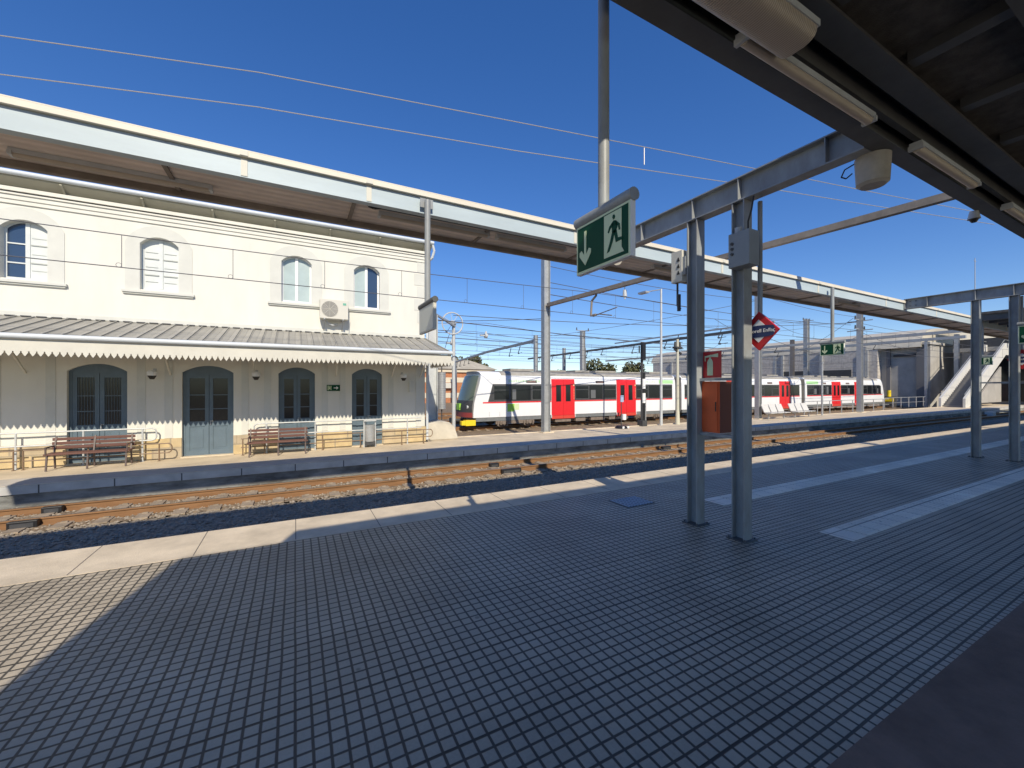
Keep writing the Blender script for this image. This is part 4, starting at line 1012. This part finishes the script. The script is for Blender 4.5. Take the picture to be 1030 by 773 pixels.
# ------------------------------------------------------------------ catenary masts and portals
def mast(x, y, z0, z1, wx, wy, label, grp='grey catenary masts', m=None, lattice=False):
    e = empty('catenary_mast', (x, y, z0), label, 'mast', grp)
    mb = MB(); t = .02
    mb.box(x - wx / 2, x - wx / 2 + t, y - wy / 2, y + wy / 2, z0, z1).box(x + wx / 2 - t, x + wx / 2, y - wy / 2, y + wy / 2, z0, z1).box(x - wx / 2 + t, x + wx / 2 - t, y - .012, y + .012, z0, z1)
    mb.build('column', m or M_galv, e)
    MB().box(x - wx * .9, x + wx * .9, y - wy * .9, y + wy * .9, z0 - .2 if z0 < -.1 else z0, z0 + .04).build('base', M_conc, e)
    return e
MASTS = [(10.72, 16.68, 0, 8.5, .34, .30, 'tall grey catenary mast standing in front of the train between its cab and first door'),
         (27.9, 16.68, 0, 9.0, .34, .3, 'grey catenary mast behind the red diamond sign'),
         (42.6, 16.8, 0, 8.6, .4, .34, 'grey catenary mast in front of the rear train car'),
         (18.2, 29.9, -.5, 6.6, .28, .28, 'catenary mast hidden behind the first train car'),
         (27.95, 36, -.5, 8.3, .45, .4, 'lone grey mast rising behind the first train car with a capped top'),
         (61.5, 30.2, -.5, 11.4, .62, .5, 'tall grey mast behind the gap left of the middle exit sign'),
         (59.2, 30.8, -.5, 8.5, .4, .4, 'brown grey mast just left of the tallest far mast'),
         (51.3, 30.4, -.5, 6.5, .3, .3, 'short mast behind the middle train car'),
         (65.0, 34.0, -.5, 7.0, .4, .3, 'slim mast between the far train cars'),
         (29.0, 41, -.5, 6.9, .3, .3, 'mast behind the first train car near the trees'),
         (75, 19.4, -.5, 8.9, .5, .4, 'grey mast in front of the concrete block of the hall'),
         (31, 39.6, -.5, 6.9, .3, .3, 'mast behind the train left of the lamp posts'),
         (48.5, 31.5, -.5, 6.2, .25, .25, 'slim grey mast behind the join of the middle and rear train cars'),
         (55.5, 31.0, -.5, 6.0, .25, .25, 'slim grey mast behind the rear train car left of the middle exit sign'),
         (68.5, 26.5, -.5, 7.6, .35, .3, 'dark mast standing right behind the tail of the rear train car'),
         (69.0, 20.5, -.5, 7.9, .25, .25, 'thin light mast in front of the concrete block left of the stairs'),
         (22.0, 60.0, -.5, 6.6, .3, .3, 'faraway mast at the left end of the yard portal')]
for a in MASTS: mast(*a[:6], a[6], m=(mat('mast_brown', (.22, .20, .18), .7) if 'brown' in a[6] else None))
mb = MB()
def portal(pts, w, h, label, drops=(), group='portal beams over the tracks', m=None):
    e = empty('portal_beam', pts[0], label, 'beam', group)
    mb = MB()
    for a, b in zip(pts[:-1], pts[1:]): mb.bar(a, b, w, h)
    mb.build('beam', m or M_rustbeam, e)
    a, b = Vector(pts[0]), Vector(pts[-1])
    for t in drops:
        p = a.lerp(b, t); q = MB()
        L = random.uniform(.55, .9)
        q.tube([(p.x, p.y, p.z - h / 2), (p.x - .05, p.y + .1, p.z - L * .6), (p.x - .1, p.y + .25, p.z - L)], .035, 6)
        q.tube([(p.x - .1, p.y + .25, p.z - L), (p.x - .1, p.y - .5, p.z - L + .02)], .025, 6)
        q.cyl((p.x - .1, p.y + .05, p.z - L), (p.x - .1, p.y + .2, p.z - L), .06, n=8)
        q.build('registration_arm', M_dkgrey, e)
    return e
# portal A : from the near mast over the track and the platform (skewed)
pa = portal([(10.77, 16.55, 6.16), (12.3, .6, 6.22)], .16, .16, 'long brown portal beam running from the tall mast over the far canopy to the upper right')
ax = Vector((10.77, 16.55, 6.16)); bx = Vector((12.3, .6, 6.22))
p = ax.lerp(bx, (16.85 - 13.6) / 16.25)
q = MB(); q.tube([(p.x, p.y, 6.16), (p.x, p.y, 6.02), (p.x, p.y + .28, 5.85), (p.x, p.y + .33, 5.3), (p.x, p.y + .33, 5.2)], .045, 8)
q.tube([(p.x, p.y + .33, 5.22), (p.x, p.y - .2, 5.22), (p.x, p.y - .95, 5.05)], .025, 6).tube([(p.x, p.y - .1, 5.22), (p.x, p.y - 1.25, 5.32)], .02, 6).cyl((p.x, p.y + .2, 5.22), (p.x, p.y + .02, 5.22), .06, n=8)
q.build('registration_arm', M_rustbeam, pa)
q = MB(); p2 = ax.lerp(bx, (16.85 - 12.05) / 16.25)
q.cyl((p2.x, p2.y, 6.14), (p2.x, p2.y, 5.95), .015, n=6).cyl((p2.x, p2.y, 5.95), (p2.x, p2.y, 5.7), .07, .085, n=10).cyl((p2.x, p2.y, 5.7), (p2.x, p2.y, 5.6), .03, n=8)
q.build('insulator', M_galvlight, pa)
portal([(18.2, 29.8, 6.15), (19.0, 42, 6.05), (21.9, 60, 5.95)], .2, .22, 'dark portal beam behind the tall mast hung with insulators', [.12, .2, .55, .63, .72, .8, .88, .95], m=M_steel)
portal([(28.0, 16.8, 6.2), (29.2, 50, 6.1)], .18, .2, 'dark portal beam between the two near posts and the trees', [.08, .2, .24, .36, .5, .58, .68, .8, .9], m=M_steeldk)
portal([(30.6, 17.1, 6.9), (30.8, 34, 6.9)], .12, .12, 'thin upper beam above the dark portal behind the first near post', [.25, .5], m=M_galv)
portal([(43.0, 5, 6.3), (43.4, 50, 6.2)], .2, .22, 'long beam crossing in front of the metal hall roof', [.3, .42, .55, .66, .8], m=M_galv)
portal([(60.5, 15, 7.3), (61.5, 52, 7.1)], .3, .3, 'far portal beam in front of the metal hall', [.2, .35, .5, .62, .8], m=M_galv)
portal([(74.5, 12, 9.3), (75.5, 48, 8.9)], .3, .25, 'farthest portal beam with round lamps before the concrete block', [.3, .5, .7], m=M_rustbeam)
# clutter brackets on masts
def bracket(x, y, z, label):
    e = empty('mast_bracket', (x, y, z), label, 'bracket', 'cable brackets on the masts')
    MB().bar((x - .9, y, z), (x + .9, y, z), .07).bar((x, y - .9, z - .1), (x, y + .9, z - .1), .07).build('arm', M_galv, e)
    for s in (-1, 1): MB().cyl((x + s * .8, y, z + .03), (x + s * .8, y, z + .3), .07, .05, n=8).build('insulator', M_dkgrey, e)
bracket(42.6, 16.8, 7.9, 'crossed cable bracket high on the mast before the rear train car')
bracket(42.6, 16.8, 7.1, 'lower crossed cable bracket on the mast before the rear train car')
bracket(61.5, 30.2, 11.2, 'cable bracket on top of the tall far mast')
bracket(27.95, 36, 8.35, 'cable bracket on the capped mast behind the train')

# tensioning wheel left of the train
tw = empty('tension_wheel', (7.26, 20, -.5), 'spoked tensioning wheel on a white pole left of the train cab', 'wheel')
cx, cy, cz = 7.16, 20, 5.48
mb = MB().ring((cx, cy, cz), .56, .035, 'y', 28).ring((cx, cy, cz), .13, .03, 'y', 14)
mb.build('rim', M_galvlight, tw)
mb = MB()
for k in range(8):
    a = k * PI / 4 + .2; mb.cyl((cx + .1 * math.cos(a), cy, cz + .1 * math.sin(a)), (cx + .55 * math.cos(a), cy, cz + .55 * math.sin(a)), .014, n=5)
mb.build('spokes', M_galvlight, tw)
MB().cyl((7.26, 20.1, -.5), (7.26, 20.1, 5.5), .10, .085, n=14).build('pole', M_galvlight, tw, smooth=True)
MB().bar((5.5, 18.2, 5.65), (7.3, 20.05, 5.35), .09).cyl((7.1, 19.9, 5.45), (7.3, 20.15, 5.45), .12, n=10).build('arm', M_galv, tw)
MB().cyl((7.0, 20, 4.95), (6.35, 19.8, 3.1), .015, n=5).build('cable', M_wire, tw)
cw = empty('counterweight', (6.45, 19.6, .3), 'ribbed grey counterweight stack beside the building corner', 'counterweight')
mb = MB()
for k in range(16): mb.cyl((6.5, 19.75, 1.1 + k * .115), (6.5, 19.75, 1.205 + k * .115), .2, n=16).cyl((6.5, 19.75, 1.09 + k * .115), (6.5, 19.75, 1.1 + k * .115), .17, n=12)
mb.build('weights', M_galv, cw); MB().cyl((6.5, 19.75, .2), (6.5, 19.75, 3.3), .03, n=8).build('rod', M_dkgrey, cw)
lm = mast(5.2, 17.1, 0, 5.3, .40, .34, 'wide grey mast beside the right corner of the station building', m=M_galvlight)
blk = MB().prism([(4.75, 0), (6.15, 0), (5.98, .50), (5.75, .72), (5.3, .80), (4.75, .70)], 'y', 16.4, 17.9); tag(blk.build('concrete_block', M_cblock, bevel=.04), 'pale concrete foundation block at the foot of the wide mast', 'block')
yb = MB().box(6.7, 7.2, 20.2, 20.7, -.4, .10); tag(yb.build('buffer_stop', M_yellow, bevel=.03), 'small yellow buffer stop by the concrete block left of the train', 'buffer stop')

# lamp posts, signals
lp = empty('lamp_post', (18.5, 16.6, 0), 'tall thin lamp post with a short arm in front of the first train car', 'lamp post')
MB().cyl((18.5, 16.6, 0), (18.5, 16.6, 7.8), .085, .055, n=12).build('pole', M_galvlight, lp, smooth=True)
MB().bar((18.5, 16.6, 7.78), (18.0, 17.3, 7.72), .06, .05).build('lamp_arm', M_galv, lp); MB().box(17.8, 18.1, 17.1, 17.7, 7.64, 7.74).build('lamp_head', M_galv, lp)
ip = empty('insulator_pole', (19.85, 16.6, 0), 'cream pole with dark insulators on top beside the tall thin lamp post', 'pole')
MB().cyl((19.85, 16.6, 0), (19.85, 16.6, 5.0), .10, .075, n=12).cyl((19.85, 16.6, 0), (19.85, 16.6, .8), .14, .11, n=12).build('pole', mat('pole_cream', (.55, .53, .42), .6), ip, smooth=True)
mb = MB().box(19.6, 20.1, 16.45, 16.75, 4.45, 4.55)
for dx in (-.2, 0, .2): mb.cyl((19.85 + dx, 16.6, 4.5), (19.85 + dx, 16.6, 4.85), .08, .05, n=8)
mb.cyl((19.6, 16.6, 4.4), (20.15, 16.6, 4.15), .07, n=8).build('insulators', M_dkgrey, ip)
sg = empty('signal_mast', (17.2, 16.8, 0), 'slim black signal mast with white bands in front of the first train car', 'signal')
MB().cyl((17.2, 16.8, 0), (17.2, 16.8, 4.7), .07, n=10).build('pole', M_dkgrey, sg)
MB().box(17.05, 17.3, 16.6, 16.75, 3.7, 4.65).cyl((17.0, 16.8, 4.1), (17.0, 16.8, 4.5), .04, n=6).build('signal_head', M_black, sg)
mb = MB()
for z in (1.3, 2.1): mb.cyl((17.28, 16.75, z), (17.28, 16.75, z + .55), .105, n=12)
build_split(mb, 'white_band', M_signw, sg); MB().cyl((17.28, 16.75, .3), (17.28, 16.75, 3.0), .1, n=12).build('sleeve', M_black, sg); MB().box(17.05, 17.4, 16.6, 17.0, 0, .32).build('base', M_dkgrey, sg)
gs = empty('ground_signal', (15.3, 16.4, 0), 'small black ground marker with white patches standing on the far platform', 'signal')
MB().cyl((15.3, 16.4, 0), (15.3, 16.4, .14), .36, .25, n=18).build('base', M_black, gs)
MB().cyl((15.3, 16.4, .14), (15.3, 16.4, 1.7), .022, n=8).build('stem', M_dkgrey, gs)
MB().box(15.35, 15.55, 16.3, 16.45, .45, .75).box(15.1, 15.22, 16.08, 16.1, .02, .13).box(15.45, 15.57, 16.1, 16.12, .02, .13).build('patches', M_signw, gs)
MB().box(15.2, 15.4, 16.33, 16.38, 1.4, 1.75).build('plate', mat('blue_plate', (.35, .45, .62), .5), gs)
# signal by the far track
def stub(x, y, z0, z1, r, label):
    e = empty('marker_post', (x, y, z0), label, 'post', 'thin posts along the far platform')
    MB().cyl((x, y, z0), (x, y, z1), r, n=8).build('pole', M_galv, e); MB().cyl((x, y, z1), (x, y, z1 + .06), r * 1.6, n=8).build('cap', M_galv, e)
stub(17.9, 17.2, 0, 1.5, .035, 'short grey post between the signal mast and the lamp post')
stub(35.6, 16.4, 0, 4.0, .07, 'grey lamp pole standing below the middle exit sign')
# seats on the far platform
s0 = None
for xx, lb in ((27.8, 'row of white metal seats beside the mast behind the red diamond sign'), (31.0, 'row of white metal seats to the right of the other row on the far platform')):
    if s0 is None:
        e = empty('seat_row', (xx, 16.2, 0), lb, 'seats', 'white metal seats on the far platform')
        for k in range(3):
            x = xx + k * .82
            s = MB().box(x, x + .7, 15.75, 16.2, .42, .46).build('seat', M_seat, e, bevel=.01)
            b = MB(); b.add([(x, 16.2, .48), (x + .7, 16.2, .48), (x + .7, 16.42, 1.0), (x, 16.42, 1.0), (x, 16.24, .46), (x + .7, 16.24, .46), (x + .7, 16.46, .99), (x, 16.46, .99)], [(0, 1, 2, 3), (7, 6, 5, 4), (0, 4, 5, 1), (1, 5, 6, 2), (2, 6, 7, 3), (3, 7, 4, 0)])
            b.build('backrest', M_seat, e)
        MB().bar((xx, 16.1, .38), (xx + 2.4, 16.1, .38), .06).bar((xx + .3, 16.1, 0), (xx + .3, 16.1, .38), .06).bar((xx + 2.1, 16.1, 0), (xx + 2.1, 16.1, .38), .06).build('frame', M_galv, e)
        s0 = e
    else: copy_tree(s0, (xx, 16.2, 0), lb)
def far_railing(x0, x1, y, label, z=1.05):
    e = empty('platform_railing', (x0, y, 0), label, 'railing', 'galvanised railings at the back of the far platform')
    MB().cyl((x0, y, z), (x1, y, z), .03, n=6).cyl((x0, y, z * .5), (x1, y, z * .5), .02, n=6).build('rail', M_galv, e)
    n = int((x1 - x0) / 1.9) + 1
    for i in range(n): MB().cyl((x0 + i * 1.9, y, 0), (x0 + i * 1.9, y, z), .035, n=6).build('post', M_galv, e)
far_railing(34.5, 49, 17.1, 'galvanised railing in front of the rear train car')
far_railing(52, 62, 18.5, 'galvanised railing in front of the concrete block by the stairs')

# ------------------------------------------------------------------ overhead wires
def catenary(y, zc, zm, x0, x1, label, step=2.05, rm=.009, sagspan=26.0, dz=.55, ends=None, m=None):
    e = empty('overhead_line', ((x0 + x1) / 2, y, zc), label, 'wire', 'overhead contact lines')
    zmf = lambda x: zm + dz * ((abs(((x - 11) / sagspan) % 1 - .5) * 2) ** 2 - .35)
    yf = (lambda x: y) if ends is None else (lambda x: ends[0] + (ends[1] - ends[0]) * (x - x0) / (x1 - x0))
    pts = []; x = x0
    while x < x1: pts.append((x, yf(x), zmf(x))); x += 3
    pts.append((x1, yf(x1), zmf(x1)))
    MB().tube(pts, rm, 5).build('messenger_wire', m or M_wire, e)
    MB().tube([(x0, yf(x0), zc), (x1, yf(x1), zc)], rm, 5).build('contact_wire', m or M_wire, e)
    mb = MB(); x = x0 + 1.7
    while x < x1 and step:
        mb.cyl((x, yf(x), zc), (x, yf(x), zmf(x)), rm * .55, n=4)
        mb.ring((x - .05, yf(x), zc + .05), .05, rm * .4, 'y', 8)
        x += step
    if step: mb.build('droppers', m or M_wire, e)
    return e
catenary(TC, 4.88, 5.66, -17.4, 120, 'overhead line above the near track crossing in front of the white building', 2.05, .011, dz=.18)
catenary(24.3, 4.9, 6.0, -4, 140, 'overhead line directly above the commuter train', 4.2, .014)
catenary(28.6, 4.9, 6.1, -6, 140, 'overhead line above the first empty yard track', 5.5, .015)
catenary(33.0, 5.0, 6.4, -4, 140, 'overhead line above the second empty yard track', 6.2, .016)
catenary(37.5, 4.9, 6.2, -4, 140, 'overhead line above the farthest yard track', 6.5, .017)
# feeder pair high over the canopies
def hi(x): return (x, 12.95 + (8.3 - 12.95) * (x + 5.6) / 19.1)
e = empty('feeder_line', (4, 10.5, 9.4), 'pair of bright feeder wires crossing the sky above the far canopy', 'wire')
def seg(px0, py0, px1, py1, Y0, Y1):
    a = P(px0, Y0, py0); b = P(px1, Y1, py1); return Vector(a), Vector(b)
for (pts, nm) in (([(-60, 27), (0, 36), (260, 73), (520, 123), (755, 169), (890, 196), (1000, 217)], 'upper_wire'), ([(-60, 67), (0, 75), (260, 108), (520, 152), (755, 187), (890, 209), (1000, 226)], 'lower_wire')):
    w3 = []
    for px, py in pts:
        # ray from the lens meets the vertical plane of the wires
        u = (px - 515) / 410; c_, s_ = .46947, .88295; dx = c_ + s_ * u; dy = s_ - c_ * u
        k = (8.3 - 12.95) / 19.1; d = (12.95 + k * 5.6) / (dy - k * dx)
        d *= .74; w3.append((dx * d, dy * d, CAMZ + (388.5 - py) / 410 * d))
    MB().tube(w3, .0085, 6).build(nm, M_wirel, e)
    if nm == 'upper_wire': up = w3
for px, pa_, pb_ in ((648, 149, 166),):
    u = (px - 515) / 410; dx = .46947 + .88295 * u; dy = .88295 - .46947 * u; k = (8.3 - 12.95) / 19.1; d = (12.95 + k * 5.6) / (dy - k * dx) * .74
    MB().cyl((dx * d, dy * d, CAMZ + (388.5 - pa_) / 410 * d), (dx * d, dy * d, CAMZ + (388.5 - pb_) / 410 * d), .011, n=6).build('spacer', M_wirel, e)
# loose cross wires over the yard
lines = [((5.5, 17.9, 5.25), (70, 26, 7.2)), ((7.2, 20, 5.9), (44, 17.6, 7.9)), ((10.9, 17, 7.4), (43, 17.6, 7.6)), ((10.9, 17, 6.8), (62, 30, 11)), ((18, 30, 6.4), (62, 30, 10.2)),
         ((28.4, 17, 7.5), (61, 30, 9.2)), ((28, 36, 8.1), (61.5, 30, 8.6)), ((28, 36, 7.8), (-8, 38, 7.6)), ((22, 55, 6.2), (62, 36, 7.8)), ((10.9, 17.2, 5.6), (2, 30, 6.9)),
         ((28.4, 17.2, 8.2), (18.2, 30, 6.4)), ((43.2, 17.5, 8.2), (65, 34, 6.8)), ((43.2, 17.5, 7.9), (75, 19.4, 8.8)), ((28.4, 17, 8.6), (43.2, 17.4, 8.3)), ((43.2, 17.4, 7.8), (61.5, 30, 11.2)), ((10.9, 17, 8.2), (28.4, 17, 8.2)),
         ((42.6, 16.8, 6.9), (75, 22, 6.6)), ((42.6, 16.8, 6.6), (61.5, 30, 6.5)), ((42.6, 16.8, 5.6), (75, 18, 5.9)), ((27.9, 16.7, 5.8), (61.5, 26, 6.0)), ((29, 26, 5.6), (75, 26, 5.8)), ((29, 34, 5.5), (75, 31, 5.7)),
         ((29, 30, 4.9), (75, 29, 5.0)), ((43, 22, 7.0), (75, 22, 8.4)), ((43, 30, 7.2), (61, 46, 8.0)), ((43, 36, 6.6), (75, 27, 8.9)), ((28, 20, 7.3), (43, 26, 7.3)),
         ((-6, 45, 8.5), (62, 46, 8.8)), ((-6, 41, 7.9), (75, 41, 8.4))]
for i, (a, b) in enumerate(lines):
    a, b = Vector(a), Vector(b); L = (b - a).length; pts = []
    for k in range(9):
        t = k / 8; p = a.lerp(b, t); p.z -= L * .012 * 4 * t * (1 - t); pts.append(p)
    o = MB().tube(pts, .013 + .00015 * L, 5).build('cable', M_wire)
    tag(o, 'thin dark cable strung between the masts over the yard tracks', 'cable', 'thin cables strung over the yard')
ins = MB()
# strain insulators near the wheel
for i, (x, y, z, lb) in enumerate(((9.6, 21.5, 5.15, 'white strain insulator on the wire right of the spoked wheel'), (8.6, 24.5, 4.95, 'lower white strain insulator on the wire right of the spoked wheel'))):
    e = empty('strain_insulator', (x, y, z), lb, 'insulator', 'white strain insulators above the train cab')
    mb = MB(); mb.cyl((x - .25, y, z), (x + .25, y, z), .05, n=10).cyl((x + .05, y, z), (x + .2, y, z), .13, n=12).cyl((x + .1, y, z), (x + .14, y, z + .25), .06, n=8); mb.build('body', M_galvlight, e)
    MB().cyl((x - 3.2, y - .2, z + .12), (x + 7, y + .2, z - .05), .012, n=5).build('wire', M_wire, e)

# ------------------------------------------------------------------ background buildings
K = 1.95
bb = empty('brick_building', (18, 64, GZ), 'low orange brick building with cream bands and a pale hipped roof behind the train cab', 'building')
Z = lambda z: CAMZ + (z - CAMZ) * K
MB().box(4, 30.5, 33 * K, 42 * K, GZ, Z(3.5)).build('wall', M_brick, bb)
mb = MB()
for z in (1.25, 2.55): mb.box(3.96, 30.54, 33 * K - .05, 33 * K, Z(z), Z(z + .42))
mb.box(3.8, 30.7, 33 * K - .3, 33 * K, Z(3.42), Z(3.7)).build('bands', mat('band_cream', (.66, .58, .44), .8), bb)
MB().add([(3.4, 63.8, Z(3.7)), (31.2, 63.8, Z(3.7)), (31.2, 82.5, Z(3.7)), (3.4, 82.5, Z(3.7)), (8, 73, Z(4.75)), (25, 73, Z(4.75)), (8, 68, Z(4.6)), (27.5, 68, Z(4.6))],
         [(0, 1, 7, 6), (6, 7, 5, 4), (1, 2, 5, 7), (2, 3, 4, 5), (3, 0, 6, 4), (3, 2, 1, 0)]).build('roof', mat('roof_pale', (.50, .46, .37), .8, noise=.25, nscale=1), bb)
MB().box(21.2, 22.6, 33 * K - .6, 33 * K, 1.9, 2.75).build('air_conditioner', M_boxcream, bb)
for x in (9, 15.2, 26.5): MB().box(x, x + 2.0, 33 * K - .1, 33 * K, -.3, 1.8).build('window', M_glass, bb)
hall = empty('metal_hall', (90, 42, GZ), 'large grey hall with a curved shiny metal roof behind the rear train cars', 'building')
MB().box(71, 112, 26, 66, GZ, 7.3).build('wall', M_hallwall, hall)
prof = [(70.95, 7.3), (71.15, 8.1), (71.8, 8.9), (73, 9.5), (76, 10.0), (84, 10.4), (95, 10.5), (112, 9.5), (112, 7.3)]
MB().prism(prof, 'y', 21.6, 66.5).build('roof', M_metroof, hall, smooth=True)
mb = MB()
for i in range(7): mb.box(70.7, 71, 27 + i * 5.6, 27.35 + i * 5.6, GZ, 7.3)
build_split(mb, 'rib', M_galv, hall)
for yy in (29, 35, 46, 54): MB().box(70.9, 71.0, yy, yy + 3.6, 3.0, 4.6).build('window', M_dkgrey, hall)
cbk = empty('concrete_tower', (76, 22.5, GZ), 'plain grey concrete block at the end of the metal hall', 'building')
MB().box(72, 84, 21.0, 26.2, GZ, 7.6).build('wall', M_concgrey, cbk)
MB().box(71.9, 72.0, 26.3, 27.4, 3.2, 3.7).build('orange_band', M_orange, cbk)
mb = MB().box(71.6, 72, 21.4, 22.2, GZ, 7.6).box(71.7, 72, 24.9, 25.3, GZ, 7.9); mb.build('pilaster', mat('tower_pilaster', (.17, .17, .175), .8), cbk)
MB().box(71.2, 84.4, 20.8, 26.4, 7.6, 7.9).build('parapet', M_concgrey, cbk)
MB().box(71.8, 71.95, 22.4, 24.6, 6.2, 6.5).build('cable_tray', M_dkgrey, cbk)

# footbridge with stairs
fb = empty('footbridge', (75, 12, 0), 'dark grey footbridge hall with open side at the top of the staircase', 'footbridge')
DK = mat('bridge_dark', (.07, .072, .078), .7, noise=.3, nscale=1)
MB().box(76, 84, -22, 20, 6.6, 7.1).build('deck', M_concgrey, fb)
MB().box(75.6, 84.4, -22, 20.4, 9.6, 10.1).build('roof', DK, fb)
mb = MB()
for y in range(-21, 20, 3): mb.box(76, 76.15, y, y + .15, 7.1, 9.6)
mb.box(76, 76.06, -22, 20, 7.1, 8.2); mb.build('parapet', DK, fb)
for y in (18.5, 12.6, 5.0, -3, -12): MB().box(76.2, 76.9, y, y + .7, 0, 6.6).build('pillar', M_concgrey, fb)
MB().box(76.95, 83.5, 11.0, 18.4, 0, 6.6).build('lift_shaft', mat('shaft', (.16, .165, .17), .6, noise=.3, nscale=1), fb)
mb = MB()
for k in range(5): mb.box(76.85, 76.95, 11.3 + k * 1.4, 12.4 + k * 1.4, .4, 2.5).box(76.85, 76.95, 11.3 + k * 1.4, 12.4 + k * 1.4, 2.9, 5.8)
mb.build('glazing', M_glass, fb)
st = empty('staircase', (61, 15.6, 0), 'pale staircase with solid parapets climbing from the far platform to the footbridge', 'stairs')
SX0, SX1, SH = 61.5, 74.5, 6.4
n = 32; mb = MB()
for i in range(n):
    xa = SX0 + (SX1 - SX0) * i / n; mb.box(xa, xa + (SX1 - SX0) / n, 15.4, 17.0, max(0, SH * (i + 1) / n - .6), SH * (i + 1) / n)
mb.box(SX1, 76, 15.4, 17.0, 6.0, 6.4)
mb.build('steps', mat('steps_grey', (.25, .24, .23), .8), st)
for y in (15.2, 17.0):
    MB().prism([(SX0 - .3, 0), (SX0 + .8, 0), (SX1, SH - .45), (76, SH - .45), (76, SH + .95), (SX1, SH + .95), (SX0 - .3, .95)], 'y', y, y + .2).build('parapet', M_stairw, st)
MB().prism([(SX0 + 2.5, .4), (SX1 - 1.5, .4), (SX1 - 1.5, SH - 1.9), ], 'y', 15.25, 15.39).build('side_wall', mat('stair_side', (.42, .40, .37), .8, noise=.2, nscale=1), st)
for y in (15.3, 17.1): MB().bar((SX0 - .2, y, 1.35), (SX1, y, SH + 1.35), .05).bar((SX1, y, SH + 1.35), (76, y, SH + 1.35), .05).build('handrail', M_galv, st)

# yellow machine and small clutter by the train end
ym = empty('yellow_machine', (60.6, 19.6, 0), 'small yellow and black buffer post standing beyond the rear train car', 'buffer post')
MB().box(66.4, 67.8, 22.9, 24.4, -.4, .9).build('base', M_dkgrey, ym); MB().box(66.2, 66.4, 22.7, 24.4, .3, .7).build('buffer_bar', M_yellow, ym); MB().cyl((66.5, 23.2, .9), (66.5, 23.2, 1.7), .2, n=12).build('lamp', M_yellow, ym)
# white road vehicle glimpsed beyond the pillar
# far lattice antenna
an = empty('antenna', (95, 6, 10), 'thin antenna mast rising above the far right beam', 'antenna')
ax_, ay_, az_ = 80, 19.0, 10.1
MB().cyl((ax_, ay_, az_), (ax_, ay_, 19.3), .07, .04, n=6).bar((ax_ - .4, ay_, 18.9), (ax_ + .4, ay_, 18.9), .05).build('rod', M_galv, an)
an.location = (ax_, ay_, az_); 
for ch in an.children:
    ch.data.transform(Matrix.Translation((95 - ax_, 6 - ay_, 10 - az_)))

# ------------------------------------------------------------------ trees far behind
def tree(x, y, h, r, label, n=1500, m=M_leaf, ls=.32):
    e = empty('tree', (x, y, GZ), label, 'tree', 'trees beyond the rail yard')
    mb = MB().cyl((x, y, GZ), (x, y, GZ + h * .5), .3, .18, n=8)
    cl = []
    for k in range(11):
        a = random.uniform(0, 2 * PI); rr = r * random.uniform(.1, .75); c = Vector((x + rr * math.cos(a), y + rr * math.sin(a), GZ + h * random.uniform(.5, .92))); cl.append((c, r * random.uniform(.3, .5)))
        mb.cyl((x, y, GZ + h * .42), tuple(c), .1, .03, n=5)
    mb.build('trunk', M_bark, e)
    lf = MB()
    for i in range(n):
        c, q = random.choice(cl); d = Vector((random.gauss(0, 1), random.gauss(0, 1), random.gauss(0, .8))).normalized() * q * random.uniform(.55, 1.1)
        p = c + d; a = Vector((random.uniform(-1, 1), random.uniform(-1, 1), random.uniform(-1, 1))).normalized(); b = a.cross(Vector((random.uniform(-1, 1), .3, random.uniform(-1, 1)))).normalized(); s = ls * random.uniform(.6, 1.3)
        lf.add([p - a * s, p + b * s * .6, p + a * s, p - b * s * .6], [(0, 1, 2, 3)])
    lf.build('crown', m, e)
TR = [(480, 120, 353, 'rounded tree beyond the brick building roof'), (515, 140, 372, 'low tree left of the tall mast'), (601, 95, 364, 'bushy tree above the train roof right of the capped mast'), (612, 110, 370, 'lower tree beside the bushy tree above the train roof'),
      (637, 100, 366, 'tree above the train roof left of the signal mast'), (566, 150, 374, 'faraway tree line left of the capped mast'), (540, 170, 375, 'small dark tree above the train roof near the tall mast'), (695, 130, 368, 'tree behind the near posts'), (455, 110, 362, 'tree behind the brick building')]
for i, (px, Y, py, lb) in enumerate(TR):
    X, _, z = P(px, Y, py); tree(X, Y, z - GZ, 3.6 + (i % 3) * .8, lb, m=(M_leaf if i % 2 else M_leaf2), ls=.5)
# hills
vs = []; fs = []; n = 80
for i in range(n + 1):
    x = -900 + 3600 * i / n; h = 18 + 10 * math.sin(i * .37) + 6 * math.sin(i * .91 + 1)
    vs += [(x, 900, -8), (x, 1000, h * .9), (x, 1100, h * 1.1), (x, 1200, -8)]
for i in range(n):
    for j in range(3): fs.append((i * 4 + j, i * 4 + 4 + j, i * 4 + 5 + j, i * 4 + 1 + j))
struct('hills', MB().add(vs, fs), M_hill)

# ------------------------------------------------------------------ unseen roof added behind the camera, cut to shade the paving
oc = empty('shade_roof', (30, -6, 0), 'unseen roof added behind the camera to cast shade on the paving', 'canopy')
def slab(x0, x1, y0, y1, z): return MB().box(x0, x1, y0, y1, z, z + .12)
zz = 6.4
mb = MB()
mb.prism([(-3.65, -4.1), (-3.1, -2.02), (-1.95, -2.02), (-1.75, -1.56), (90, -1.56), (90, -14), (-6.0, -14)], 'z', zz, zz + .12)
mb.build('roof_sheet', M_soffitdk, oc)
for x in (2, 16, 30, 44, 58): MB().box(x - .12, x + .12, -7.1, -6.9, GZ, zz).build('post', M_steel, oc)
struct('rear_platform', MB().box(-40, 140, -14, -3.6, -.9, -.01), M_conc)
